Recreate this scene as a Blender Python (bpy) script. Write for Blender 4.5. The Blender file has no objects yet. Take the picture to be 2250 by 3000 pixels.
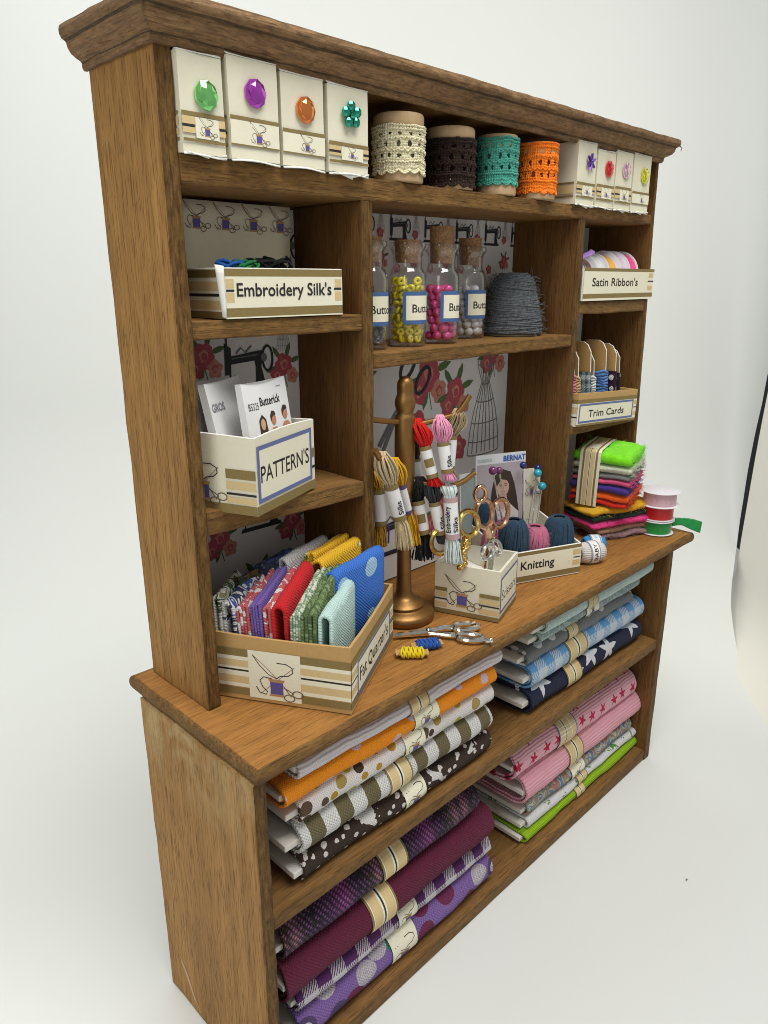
import bpy, bmesh, math, random
from mathutils import Vector, Matrix, noise
from mathutils.geometry import tessellate_polygon
R = math.radians; PI = math.pi; sin = math.sin; cos = math.cos
rnd = random.Random(7)
sc = bpy.context.scene
COL = sc.collection
sc.unit_settings.system = 'METRIC'
sc.unit_settings.scale_length = 0.01          # one unit is one centimetre

# ------------------------------------------------------------------ camera, world, lamps, exposure
cd = bpy.data.cameras.new('camera'); cam = bpy.data.objects.new('camera', cd); COL.objects.link(cam)
cd.sensor_fit = 'VERTICAL'; cd.sensor_height = 36; cd.lens = 25.765; cd.clip_start = .1; cd.clip_end = 500
cam.matrix_world = Matrix.Translation((-5.0193, -10.5578, 12.6989)) @ (Matrix.Rotation(-.7849, 3, 'Z') @ Matrix.Rotation(1.2662, 3, 'X') @ Matrix.Rotation(-.0017, 3, 'Z')).to_4x4()
sc.camera = cam
w = bpy.data.worlds.new('World'); sc.world = w; w.use_nodes = True
w.node_tree.nodes['Background'].inputs[0].default_value = (1, .995, .96, 1)
w.node_tree.nodes['Background'].inputs[1].default_value = .33
def lamp(name, loc, aim, size, power, col=(1, 1, 1), sy=None):
    l = bpy.data.lights.new(name, 'AREA'); l.shape = 'RECTANGLE'; l.size = size; l.size_y = sy or size
    l.energy = power; l.color = col
    o = bpy.data.objects.new(name, l); COL.objects.link(o); o.location = loc
    o.rotation_euler = (Vector(aim) - Vector(loc)).to_track_quat('-Z', 'Y').to_euler()
    return o
lamp('overhead_light', (3, -11, 34), (6, -1, 7), 18, 7600, (1, .988, .965), 12)
lamp('side_light', (-22, -8, 20), (3, 0, 7), 16, 2000, (1, .99, .96))
lamp('backdrop_fill', (-4, 16, 38), (2, 16, 4), 24, 5200, (1, 1, .97))  # fill lamp added out of view to brighten the backdrop
sc.view_settings.view_transform = 'Standard'; sc.view_settings.look = 'None'
sc.view_settings.exposure = -.02; sc.view_settings.gamma = 1
sc.render.engine = 'CYCLES'
try:
    sc.cycles.use_denoising = True; sc.cycles.denoiser = 'OPENIMAGEDENOISE'
except Exception: pass
sc.cycles.filter_width = 1.0; sc.cycles.max_bounces = 10; sc.cycles.transparent_max_bounces = 24; sc.cycles.sample_clamp_indirect = 6

# ------------------------------------------------------------------ objects
def link(o, parent=None):
    COL.objects.link(o)
    if parent: o.parent = parent
    return o
def tag(o, label, cat, group=None):
    o['label'] = label; o['category'] = cat
    if group: o['group'] = group
    return o
def thing(name, label, cat, loc=(0, 0, 0), rz=0, group=None, rx=0, ry=0):
    o = bpy.data.objects.new(name, None); o.empty_display_size = .2; link(o)
    o.location = loc; o.rotation_euler = (rx, ry, rz)
    return tag(o, label, cat, group)
def dup(root, loc, rz=0, label=None, group=None):
    r = root.copy(); COL.objects.link(r); r.location = loc; r.rotation_euler = (0, 0, rz)
    if label: r['label'] = label
    if group: r['group'] = group
    for ch in list(root.children):
        c = ch.copy(); COL.objects.link(c); c.parent = r
        for g in ch.children:
            d = g.copy(); COL.objects.link(d); d.parent = c
    return r

# ------------------------------------------------------------------ mesh builder
class MB:
    def __init__(s): s.v = []; s.f = []; s.m = []; s.uv = {}
    def add(s, vs, fs, mat=0, uvs=None):
        b = len(s.v); s.v += [tuple(p) for p in vs]
        for f in fs: s.f.append([b + i for i in f]); s.m.append(mat)
        if uvs:
            for i, t in enumerate(uvs): s.uv[b + i] = t
        return s
    def box(s, lo, hi, mat=0, M=None, mats=None):
        x0, y0, z0 = lo; x1, y1, z1 = hi
        v = [Vector(p) for p in ((x0,y0,z0),(x1,y0,z0),(x1,y1,z0),(x0,y1,z0),(x0,y0,z1),(x1,y0,z1),(x1,y1,z1),(x0,y1,z1))]
        return s.hexa(v, mat, M, mats)
    def hexa(s, v, mat=0, M=None, mats=None):
        if M: v = [M @ Vector(p) for p in v]
        F = [(0,3,2,1),(4,5,6,7),(0,1,5,4),(1,2,6,5),(2,3,7,6),(3,0,4,7)]   # bottom top front right back left
        b = len(s.v); s.v += [tuple(p) for p in v]
        for i, f in enumerate(F): s.f.append([b + j for j in f]); s.m.append(mats[i] if mats else mat)
        return s
    def grid(s, fn, nu, nv, mat=0, closeu=False, closev=False, uvf=None, skip=None):
        vs = []; uvs = [] if uvf else None
        for j in range(nv + 1 if not closev else nv):
            for i in range(nu + 1 if not closeu else nu):
                vs.append(fn(i / nu, j / nv))
                if uvf: uvs.append(uvf(i / nu, j / nv))
        W = nu if closeu else nu + 1; H = nv if closev else nv + 1; fs = []
        for j in range(nv):
            for i in range(nu):
                if skip and skip(i, j): continue
                fs.append((j*W+i, j*W+(i+1) % W, ((j+1) % H)*W+(i+1) % W, ((j+1) % H)*W+i))
        return s.add(vs, fs, mat, uvs)
    def tube(s, pts, r, n=6, mat=0, cap=True, rs=None):
        pts = [Vector(p) for p in pts]; N = len(pts); vs = []; fs = []
        up = Vector((0, 0, 1)); prev = None
        for i, p in enumerate(pts):
            t = (pts[min(i+1, N-1)] - pts[max(i-1, 0)])
            if t.length < 1e-9: t = Vector((0, 0, 1))
            t.normalize()
            if prev is None:
                a = t.cross(up)
                if a.length < .1: a = t.cross(Vector((1, 0, 0)))
            else: a = prev - t * prev.dot(t)
            if a.length < 1e-6: a = t.orthogonal()
            a.normalize(); b = t.cross(a); prev = a
            rr = rs[i] if rs else r
            for k in range(n):
                an = 2*PI*k/n; vs.append(p + a*(rr*cos(an)) + b*(rr*sin(an)))
        for i in range(N-1):
            for k in range(n): fs.append((i*n+k, i*n+(k+1) % n, (i+1)*n+(k+1) % n, (i+1)*n+k))
        if cap: fs += [tuple(range(n-1, -1, -1)), tuple((N-1)*n+k for k in range(n))]
        return s.add(vs, fs, mat)
    def lathe(s, prof, n=32, mat=0, c=(0, 0, 0), closed=False):
        vs = []; fs = []; P = len(prof)
        for r, z in prof:
            for k in range(n):
                a = 2*PI*k/n; vs.append((c[0]+r*cos(a), c[1]+r*sin(a), c[2]+z))
        for i in range(P-1 if not closed else P):
            j = (i+1) % P
            for k in range(n): fs.append((i*n+k, i*n+(k+1) % n, j*n+(k+1) % n, j*n+k))
        if not closed: fs += [tuple(range(n-1, -1, -1)), tuple((P-1)*n+k for k in range(n))]
        return s.add(vs, fs, mat)
    def sphere(s, c, r, n=12, m=8, mat=0, sx=1, sy=1, sz=1):
        c = Vector(c)
        return s.grid(lambda u, v: c + Vector((sx*r*sin(PI*v)*cos(2*PI*u), sy*r*sin(PI*v)*sin(2*PI*u), -sz*r*cos(PI*v))), n, m, mat, closeu=True)
    def torus(s, c, R_, r, n=28, m=8, mat=0, ax=None, M=None, ey=1.0):
        def f(u, v):
            a = 2*PI*u; b = 2*PI*v
            p = Vector(((R_ + r*cos(b))*cos(a), (R_ + r*cos(b))*sin(a)*ey, r*sin(b)))
            return (M @ p if M else p) + Vector(c)
        return s.grid(f, n, m, mat, closeu=True, closev=True)
    def prism(s, pts, f0, f1, mat=0, matside=None):
        # pts 2d polygon; f0,f1 map (x,y) -> 3d for the two ends
        n = len(pts); a = [f0(*p) for p in pts]; b = [f1(*p) for p in pts]
        vs = a + b; tri = tessellate_polygon([[Vector((p[0], p[1], 0)) for p in pts]])
        fs = [tuple(t) for t in tri]; s.add(vs, fs, mat)
        base = len(s.v) - 2*n
        for t in tri: s.f.append([base+n+i for i in reversed(t)]); s.m.append(mat)
        for i in range(n):
            j = (i+1) % n; s.f.append([base+i, base+j, base+n+j, base+n+i]); s.m.append(mat if matside is None else matside)
        return s
    def build(s, name, mats, parent=None, smooth=False, bevel=0, loc=None, rot=None, sub=0, seg=2, flip=True):
        me = bpy.data.meshes.new(name); me.from_pydata(s.v, [], s.f)
        mats = mats if isinstance(mats, (list, tuple)) else [mats]
        for m in mats: me.materials.append(m)
        me.polygons.foreach_set('material_index', s.m)
        if s.uv:
            uvl = me.uv_layers.new(name='uv')
            for lp in me.loops: uvl.data[lp.index].uv = s.uv.get(lp.vertex_index, (0, 0))
        if flip:
            bm = bmesh.new(); bm.from_mesh(me); bmesh.ops.recalc_face_normals(bm, faces=bm.faces[:]); bm.to_mesh(me); bm.free()
        if smooth:
            me.polygons.foreach_set('use_smooth', [True]*len(me.polygons))
            if smooth == 'auto': me.set_sharp_from_angle(angle=R(40))
        me.update()
        o = link(bpy.data.objects.new(name, me), parent)
        if loc is not None: o.location = loc
        if rot is not None: o.rotation_euler = rot
        if bevel:
            b = o.modifiers.new('edge', 'BEVEL'); b.width = bevel; b.segments = seg; b.limit_method = 'ANGLE'; b.angle_limit = R(40)
        if sub:
            b = o.modifiers.new('smooth', 'SUBSURF'); b.levels = sub; b.render_levels = sub
        return o

_TX = {}
def text2d(t):
    if t not in _TX:
        cu = bpy.data.curves.new('lettering', 'FONT'); cu.body = t; cu.size = 1; cu.resolution_u = 3
        ob = bpy.data.objects.new('lettering', cu)
        me = bpy.data.meshes.new_from_object(ob)
        vs = [(v.co.x, v.co.y) for v in me.vertices]; fs = [tuple(p.vertices) for p in me.polygons]
        bpy.data.objects.remove(ob); bpy.data.curves.remove(cu); bpy.data.meshes.remove(me)
        x0 = min(v[0] for v in vs); x1 = max(v[0] for v in vs)
        _TX[t] = ([(a - x0, b) for a, b in vs], fs, x1 - x0)
    return _TX[t]

class Print(MB):
    """Printed artwork: flat coloured shapes laid over a surface f(u, v, height)."""
    def __init__(s, f, h=.003, st=.0005): super().__init__(); s.fn = f; s.h = h; s.ml = []; s.st = st
    def mi(s, m):
        if m not in s.ml: s.ml.append(m)
        return s.ml.index(m)
    def up(s): s.h += s.st
    def poly(s, pts, m, up=True):
        if up: s.up()
        tri = tessellate_polygon([[Vector((p[0], p[1], 0)) for p in pts]])
        s.add([s.fn(p[0], p[1], s.h) for p in pts], [tuple(t) for t in tri], s.mi(m)); return s
    def rect(s, u0, v0, u1, v1, m, n=1, up=True, k=1):
        if up: s.up()
        h = s.h
        s.grid(lambda a, b: s.fn(u0+(u1-u0)*a, v0+(v1-v0)*b, h), n, k, s.mi(m)); return s
    def ell(s, c, rx, ry, m, n=14, up=True, a0=0, wob=0):
        return s.poly([(c[0]+rx*(1+wob*sin(3*a+a0*5))*cos(a)*cos(a0)-ry*(1+wob*sin(5*a))*sin(a)*sin(a0), c[1]+rx*(1+wob*sin(3*a+a0*5))*cos(a)*sin(a0)+ry*(1+wob*sin(5*a))*sin(a)*cos(a0)) for a in [2*PI*i/n for i in range(n)]], m, up)
    def stroke(s, pts, w, m, up=True):
        if up: s.up()
        P = [Vector((p[0], p[1])) for p in pts]; vs = []; N = len(P)
        for i, p in enumerate(P):
            t = P[min(i+1, N-1)] - P[max(i-1, 0)]
            t = t.normalized() if t.length > 1e-9 else Vector((1, 0)); n = Vector((-t.y, t.x))
            vs += [s.fn(p.x+n.x*w/2, p.y+n.y*w/2, s.h), s.fn(p.x-n.x*w/2, p.y-n.y*w/2, s.h)]
        s.add(vs, [(2*i, 2*i+1, 2*i+3, 2*i+2) for i in range(N-1)], s.mi(m)); return s
    def ring(s, c, rx, ry, w, m, n=16, up=True, a0=0):
        return s.stroke([(c[0]+rx*cos(a)*cos(a0)-ry*sin(a)*sin(a0), c[1]+rx*cos(a)*sin(a0)+ry*sin(a)*cos(a0)) for a in [2*PI*i/n for i in range(n+1)]], w, m, up)
    def text(s, t, u, v, size, m, width=None, ang=0, center=False, bold=0):
        if not t: return s
        s.up(); vs, fs, W = text2d(t); k = (width / W) if width else size
        o = -W*k/2 if center else 0; ca, sa = cos(ang), sin(ang)
        for dx, dy in (((0, 0), (bold, 0), (bold/2, bold)) if bold else ((0, 0),)):
            if dx: s.h += .0002
            s.add([s.fn(u+(o+x*k+dx)*ca-(y*size+dy)*sa, v+(o+x*k+dx)*sa+(y*size+dy)*ca, s.h) for x, y in vs], fs, s.mi(m))
        return s
    def frame(s, u0, v0, u1, v1, w, m, n=1):
        s.up(); s.rect(u0, v0, u1, v0+w, m, n, False); s.rect(u0, v1-w, u1, v1, m, n, False)
        s.rect(u0, v0+w, u0+w, v1-w, m, 1, False); s.rect(u1-w, v0+w, u1, v1-w, m, 1, False); return s
    def done(s, name, parent, loc=None, rot=None):
        return s.build(name, s.ml, parent, loc=loc, rot=rot, flip=False)
def plane(o, u, v):
    o, u, v = Vector(o), Vector(u).normalized(), Vector(v).normalized(); n = u.cross(v)
    return lambda a, b, h=0: o + u*a + v*b + n*h

# ------------------------------------------------------------------ node materials
class SH:
    def __init__(s, name, rough=.6, metal=0, spec=.5):
        s.mat = bpy.data.materials.new(name); s.mat.use_nodes = True; s.nt = s.mat.node_tree
        s.b = s.nt.nodes['Principled BSDF']; s.b.inputs['Roughness'].default_value = rough
        s.b.inputs['Metallic'].default_value = metal; s.b.inputs['Specular IOR Level'].default_value = spec
    def n(s, t, **k):
        x = s.nt.nodes.new('ShaderNode' + t)
        for a, b in k.items(): setattr(x, a, b)
        return x
    def put(s, sock, v):
        if hasattr(v, 'links'): s.nt.links.new(v, sock)
        elif v is not None:
            if isinstance(v, (tuple, list)) and sock.type == 'RGBA' and len(v) == 3: v = (*v, 1)
            sock.default_value = v
    def m(s, op, a, b=None, c=None, clamp=False):
        x = s.n('Math', operation=op, use_clamp=clamp)
        for i, v in enumerate((a, b, c)):
            if v is not None: s.put(x.inputs[i], v)
        return x.outputs[0]
    def mix(s, f, a, b, mode='MIX'):
        x = s.n('Mix', data_type='RGBA', blend_type=mode); x.clamp_factor = True
        s.put(x.inputs[0], f); s.put(x.inputs[6], a); s.put(x.inputs[7], b); return x.outputs[2]
    def noise(s, vec, scale, detail=3, rough=.55, dist=0, out=0):
        x = s.n('TexNoise'); s.put(x.inputs['Vector'], vec); x.inputs['Scale'].default_value = scale
        x.inputs['Detail'].default_value = detail; x.inputs['Roughness'].default_value = rough; x.inputs['Distortion'].default_value = dist
        return x.outputs[out]
    def voro(s, vec, scale, rand=1, feat='F1', dim='3D'):
        x = s.n('TexVoronoi', feature=feat, voronoi_dimensions=dim); s.put(x.inputs['Vector'], vec)
        x.inputs['Scale'].default_value = scale; x.inputs['Randomness'].default_value = rand; return x
    def ramp(s, f, stops, interp='LINEAR'):
        x = s.n('ValToRGB'); x.color_ramp.interpolation = interp; e = x.color_ramp.elements
        while len(e) < len(stops): e.new(.5)
        for el, (p, c) in zip(e, stops): el.position = p; el.color = (*c, 1) if len(c) == 3 else c
        s.put(x.inputs[0], f); return x.outputs[0]
    def step(s, v, e, w=.02):
        x = s.n('MapRange'); s.put(x.inputs[0], v); s.put(x.inputs[1], e - w); s.put(x.inputs[2], e + w); return x.outputs[0]
    def obj(s, sx=1, sy=1, sz=1, rand=True):
        tc = s.n('TexCoord'); mp = s.n('Mapping'); mp.inputs['Scale'].default_value = (sx, sy, sz)
        v = tc.outputs['Object']
        if rand:
            oi = s.n('ObjectInfo'); a = s.n('VectorMath', operation='SCALE'); c = s.n('Combine' + 'XYZ')
            for i, k in enumerate((37, 91, 53)): s.nt.links.new(s.m('MULTIPLY', oi.outputs['Random'], k), c.inputs[i])
            ad = s.n('VectorMath', operation='ADD'); s.put(ad.inputs[0], v); s.put(ad.inputs[1], c.outputs[0]); v = ad.outputs[0]
        s.put(mp.inputs[0], v); return mp.outputs[0]
    def uv(s):
        tc = s.n('UVMap'); x = s.n('SeparateXYZ'); s.put(x.inputs[0], tc.outputs[0]); return tc.outputs[0], x.outputs[0], x.outputs[1]
    def xyz(s, v):
        x = s.n('SeparateXYZ'); s.put(x.inputs[0], v); return x.outputs
    def bump(s, h, dist=.01, st=.5, prev=None):
        x = s.n('Bump'); x.inputs['Strength'].default_value = st; x.inputs['Distance'].default_value = dist
        s.put(x.inputs['Height'], h)
        if prev: s.put(x.inputs['Normal'], prev)
        s.put(s.b.inputs['Normal'], x.outputs[0]); return x.outputs[0]
    def col(s, c): s.put(s.b.inputs['Base Color'], c); return s
def mul(c, k): return tuple(min(1, x*k) for x in c)
_M = {}
def paint(name, c, rough=.6, metal=0, var=.10, scale=9, bump=.25, bs=60, spec=.4, coat=0, sheen=0):
    """Plain material with a little mottling and grain."""
    if name in _M: return _M[name]
    s = SH(name, rough, metal, spec); o = s.obj()
    s.col(s.mix(s.noise(o, scale, 4), mul(c, 1-var), mul(c, 1+var)))
    if bump: s.bump(s.noise(o, bs, 3), .006, bump)
    if coat: s.b.inputs['Coat Weight'].default_value = coat; s.b.inputs['Coat Roughness'].default_value = .05
    if sheen: s.b.inputs['Sheen Weight'].default_value = sheen
    _M[name] = s.mat; return s.mat
def wood(name, ax, cA, cB, cD, blotch=.5, pores=.6, edge=False, worn=False):
    s = SH(name, .62, 0, .14)
    k = [9, 9, 9]; k[ax] = .32; o = s.obj(*k)
    k2 = [36, 36, 36]; k2[ax] = 2.0; o2 = s.obj(*k2)
    k3 = [1.6, 1.6, 1.6]; k3[ax] = .5; o3 = s.obj(*k3); raw = s.obj(1, 1, 1)
    g = s.noise(o, 1.0, 6, .66, .8); f = s.noise(o2, 1.0, 4, .6, .3); bl = s.noise(o3, 1.0, 5, .65, .8)
    c = s.mix(s.m('MULTIPLY_ADD', g, 3.2, -1.1, clamp=True), cA, cB)
    c = s.mix(s.m('MULTIPLY', s.m('MULTIPLY_ADD', bl, 3.4, -1.45, clamp=True), blotch), c, cD)
    k4 = [3.2, 3.2, 3.2]; k4[ax] = .10; st = s.noise(s.obj(*k4), 1.0, 4, .6, .4)
    c = s.mix(s.m('MULTIPLY', s.m('MULTIPLY_ADD', st, 5, -2.3, clamp=True), .55), c, mul(cB, .72))
    c = s.mix(s.m('MULTIPLY', s.m('MULTIPLY_ADD', st, -6, 2.3, clamp=True), .35), c, mul(cA, 1.35))
    fib = s.m('MULTIPLY_ADD', f, 2.4, -.75, clamp=True)
    c = s.mix(s.m('MULTIPLY', fib, .45), c, mul(cA, 1.25))
    po = s.noise(s.obj(*[x*1.25 for x in k2]), 1.0, 2, .5, .2)
    pm = s.m('MULTIPLY', s.m('SUBTRACT', 1, s.step(po, .37, .05)), pores)
    c = s.mix(pm, c, mul(cD, .55))
    if edge:
        ke = [16, 16, 16]; ke[ax] = 5; mo = s.noise(s.obj(*ke), 1, 6, .75, .3); c = s.mix(s.m('MULTIPLY', s.m('MULTIPLY_ADD', mo, 4, -1.6, clamp=True), edge), c, mul(cD, .5))
    if worn:                                 # rubbed pale under the worktop
        rw = s.obj(1, 1, 1, rand=False); zz = s.xyz(rw)[2]
        wm = s.m('MULTIPLY', s.m('MULTIPLY', s.step(zz, 5.2, .55), s.m('LESS_THAN', zz, 6.3)), s.step(s.noise(s.obj(1.2, 1.2, .9, rand=False), 1, 5, .65, .5), .50, .09))
        c = s.mix(s.m('MULTIPLY', wm, .7), c, (.50, .36, .17))
    # stain gathered along the cut edges, rubbed pale in places
    bv = s.n('Bevel', samples=4); bv.inputs['Radius'].default_value = .085; ge = s.n('NewGeometry'); dt = s.n('VectorMath', operation='DOT_PRODUCT')
    s.put(dt.inputs[0], bv.outputs[0]); s.put(dt.inputs[1], ge.outputs['Normal'])
    ed = s.m('MULTIPLY', s.m('MULTIPLY_ADD', dt.outputs['Value'], -9, 9, clamp=True), s.m('MULTIPLY_ADD', s.noise(s.obj(3, 3, 3), 1, 4, .65), 3.4, -1.0, clamp=True))
    c = s.mix(s.m('MULTIPLY', ed, .75), c, mul(cD, .7))
    s.col(c)
    h = s.m('ADD', s.m('MULTIPLY', f, .7), s.m('SUBTRACT', g, s.m('MULTIPLY', pm, .8)))
    s.bump(h, .018, .8)
    s.put(s.b.inputs['Roughness'], s.m('MULTIPLY_ADD', f, .25, .48))
    return s.mat
WA, WB, WD = (.425, .230, .072), (.255, .126, .034), (.09, .044, .013)
OA, OB, OD = (.40, .185, .048), (.26, .114, .027), (.12, .052, .014)
w_side = wood('pale stained wood side', 2, WA, WB, WD, .45, worn=True)
w_front = wood('dark stained wood edge', 2, (.23, .125, .040), (.13, .068, .021), (.05, .026, .010), .6, .5, .7)
w_edge = wood('mottled shelf edge wood', 0, (.28, .15, .048), (.17, .088, .028), (.075, .038, .014), .6, .5, .55)
w_top = wood('orange worktop wood', 0, OA, OB, OD, .45, .42)
w_shelf = wood('brown shelf wood', 0, (.28, .146, .048), (.17, .086, .027), (.075, .038, .014), .5, .55)
w_in = wood('shade-darkened inner wood', 2, (.19, .092, .028), (.115, .055, .016), (.06, .028, .009), .5, .5)  # inner faces: colour darkened to deepen the shade inside the bays
w_corn = wood('weathered cornice wood', 0, (.38, .225, .11), (.235, .135, .062), (.065, .042, .024), .6, .4, .6)
w_corn_y = wood('weathered cornice end wood', 1, (.35, .205, .098), (.20, .122, .062), (.07, .048, .028), .6, .4, .5)
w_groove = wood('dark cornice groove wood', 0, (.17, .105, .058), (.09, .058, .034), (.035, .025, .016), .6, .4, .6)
bare = paint('bare scratched wood', (.5, .35, .2), .7)
white_paper = paint('white backdrop paper', (.745, .765, .738), .75, var=.012, scale=.35, bump=.12, bs=5)
card = paint('cream card', (.76, .72, .56), .7, var=.05, scale=7, bump=.3, bs=45)
card_in = paint('ivory card inside', (.72, .70, .58), .75, var=.05)
torn = paint('white torn paper edge', (.80, .79, .74), .85, var=.06)
kraft = paint('tan kraft card', (.50, .31, .115), .75, var=.09, scale=14)
p_label = paint('cream label print', (.80, .77, .60), .65, var=.04)
p_ol = paint('olive print', (.235, .17, .06), .7, var=.2, scale=40)
p_tan = paint('tan print', (.64, .49, .25), .7, var=.15, scale=30)
p_ink = paint('black ink', (.025, .02, .022), .6, var=.1)
p_blue = paint('blue border print', (.13, .16, .33), .65, var=.12, scale=30)
p_jar = paint('jar label blue print', (.06, .13, .30), .6, var=.12)
p_pur = paint('purple spool print', (.105, .085, .30), .65, var=.25, scale=30)
p_line = paint('thin brown print line', (.16, .10, .06), .7)
p_rim = paint('spool rim print', (.42, .24, .10), .7)
p_white = paint('white print paper', (.80, .80, .80), .6, var=.02)
p_grey = paint('grey print', (.28, .28, .30), .7)

def motif(P, u, v, s, bg=False):
    """Scissors, spool of purple thread and needle, drawn s high with its base centre at u, v."""
    q = lambda pts: [(u + x*s, v + y*s) for x, y in pts]
    lw = .022*s
    if bg: P.rect(u-.62*s, v-.08*s, u+.62*s, v+1.12*s, p_label)
    P.stroke(q([(-.58,1.02),(-.42,.78),(-.2,.56),(.0,.47)]), lw*1.2, p_line); P.stroke(q([(-.58,1.02),(-.3,.78),(.02,.47)]), lw*.7, p_line, False)
    P.stroke(q([(-.42,.02),(.46,.82)]), lw*.6, p_line)
    P.stroke(q([(.0,.47),(.1,.55),(.3,.58),(.42,.68),(.4,.8),(.25,.88),(.02,.88)]), lw*1.1, p_ink)
    P.stroke(q([(-.12,.46),(-.32,.48),(-.42,.38),(-.36,.22),(-.24,.1),(-.28,.02),(-.44,.06),(-.52,.2)]), lw*1.1, p_ink)
    P.poly(q([(-.2,.0),(.2,.0),(.16,.07),(.16,.36),(.21,.45),(-.21,.45),(-.16,.36),(-.16,.07)]), p_rim)
    P.poly(q([(-.165,.06),(.165,.06),(.155,.2),(.165,.37),(-.165,.37),(-.155,.2)]), p_pur)
    P.stroke(q([(.17,.3),(.3,.12),(.36,.04)]), lw, p_line); P.stroke(q([(.17,.26),(.3,.2),(.42,.12)]), lw, p_line, False)
    P.ring((u+.31*s, v-.0*s), .13*s, .09*s, lw*1.2, p_line); P.ring((u+.52*s, v+.12*s), .13*s, .09*s, lw*1.2, p_line)

# fabrics: pat(sh, uv, u, v) -> colour; u runs along the cloth, v round the fold, in cm
def fabric(name, pat, pitch=.05, bump=.6, rib=0, gap=.22, rough=.92):
    if name in _M: return _M[name]
    s = SH(name, rough, 0, .15); s.b.inputs['Sheen Weight'].default_value = .04
    uv, u, v = s.uv(); k = 2*PI/pitch
    wob = s.noise(uv, 3, 2)
    su = s.m('SINE', s.m('MULTIPLY', s.m('ADD', u, s.m('MULTIPLY', wob, .05)), k)); sv = s.m('SINE', s.m('MULTIPLY', s.m('ADD', v, s.m('MULTIPLY', wob, .04)), k))
    h = sv if rib else s.m('MULTIPLY', su, sv)
    c = pat(s, uv, u, v)
    fz = s.noise(uv, 55, 3)
    c = s.mix(s.m('MULTIPLY_ADD', h, gap*.5, gap*.5, clamp=True), c, s.mix(.55, c, (.02, .02, .02)))
    c = s.mix(s.m('MULTIPLY', fz, .16), c, s.mix(.16, c, (.9, .9, .9)))
    s.col(c); s.bump(s.m('ADD', h, s.m('MULTIPLY', s.noise(uv, 14, 3), 1.5)), .012, bump)
    _M[name] = s.mat; return s.mat
def solid(c, var=.1): return lambda s, uv, u, v: s.mix(s.noise(uv, 2.5, 3), mul(c, 1-var), mul(c, 1+var))
def fr(s, x, p): return s.m('FRACT', s.m('DIVIDE', x, p))
def spots(bg, cols, scale, r, rand=.6, wob=.0):
    def f(s, uv, u, v):
        V = s.voro(uv, scale, rand, dim='2D'); d = V.outputs['Distance']
        if wob: d = s.m('ADD', d, s.m('MULTIPLY_ADD', s.noise(uv, scale*3, 2), wob, -wob/2))
        cs = s.xyz(V.outputs['Color'])
        col = s.ramp(cs[0], [((i+.0)/len(cols), c) for i, c in enumerate(cols)], 'CONSTANT')
        rr = s.m('MULTIPLY_ADD', cs[1], .5*r, .7*r)
        return s.mix(s.m('LESS_THAN', d, rr), bg, col)
    return f
def stars(bg, c, scale, r, rand=.3, n=5, amp=.38):
    def f(s, uv, u, v):
        V = s.voro(uv, scale, rand, dim='2D'); p = s.n('VectorMath', operation='SUBTRACT')
        sc_ = s.n('VectorMath', operation='SCALE'); s.put(sc_.inputs[0], uv); sc_.inputs['Scale'].default_value = 1
        s.put(p.inputs[0], sc_.outputs[0]); s.put(p.inputs[1], V.outputs['Position'])
        q = s.xyz(p.outputs[0]); cs = s.xyz(V.outputs['Color'])
        a = s.m('ADD', s.m('ARCTAN2', q[1], q[0]), s.m('MULTIPLY', cs[0], 6))
        tri = s.m('ABSOLUTE', s.m('MULTIPLY_ADD', s.m('FRACT', s.m('MULTIPLY', a, n/(2*PI))), 2, -1))
        rr = s.m('MULTIPLY', s.m('MULTIPLY_ADD', s.m('POWER', tri, 1.6), .36 + amp*.7, .40), r)
        ln = s.m('SQRT', s.m('ADD', s.m('MULTIPLY', q[0], q[0]), s.m('MULTIPLY', q[1], q[1])))
        return s.mix(s.m('LESS_THAN', ln, rr), s.mix(s.noise(uv, 6, 2), mul(bg, .9), mul(bg, 1.1)), c)
    return f
def stripes(a, b, p, wd=.5, wob=.02):
    def f(s, uv, u, v):
        x = fr(s, s.m('ADD', u, s.m('MULTIPLY', s.noise(uv, 9, 2), wob)), p)
        return s.mix(s.m('LESS_THAN', x, wd), b, a)
    return f
def gingham(bg, c, p, hatch=.05, q=None):
    def f(s, uv, u, v):
        a = s.m('LESS_THAN', fr(s, u, p), .5); b = s.m('LESS_THAN', fr(s, v, q or p), .5)
        dg = s.m('LESS_THAN', fr(s, s.m('ADD', s.m('MULTIPLY', u, 1.5), v), hatch), .45)
        half = s.m('MULTIPLY', s.m('ABSOLUTE', s.m('SUBTRACT', a, b)), dg)
        return s.mix(s.m('MAXIMUM', s.m('MULTIPLY', a, b), half), bg, c)
    return f
def plaid(s, uv, u, v):
    x = s.m('MULTIPLY_ADD', s.noise(uv, 34, 4, .75), .42, u)
    c = s.ramp(fr(s, x, 2.1), [(0, (.012, .010, .016)), (.16, (.11, .02, .13)), (.30, (.40, .07, .32)), (.38, (.05, .012, .06)), (.5, (.012, .01, .016)), (.6, (.06, .055, .012)), (.66, (.5, .22, .26)), (.72, (.02, .015, .015)), (.78, (.5, .22, .26)), (.86, (.03, .02, .02)), (1, (.012, .010, .016))])
    ch = s.m('MULTIPLY', s.m('SINE', s.m('MULTIPLY', s.m('ADD', u, s.m('MULTIPLY', v, .5)), 2*PI/.10)), s.m('SINE', s.m('MULTIPLY', v, 2*PI/.09)))
    base = s.mix(.82, c, (.008, .006, .012))
    dashes = s.mix(s.m('GREATER_THAN', s.noise(uv, 9, 2), .52), s.mix(.5, c, (.30, .10, .32)), c)  # coloured thread dashes over the blackish ground
    c = s.mix(s.m('GREATER_THAN', ch, .22), base, dashes)
    return s.mix(s.m('MULTIPLY', s.step(fr(s, v, .9), .62, .12), .6), c, (.012, .012, .016))
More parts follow.
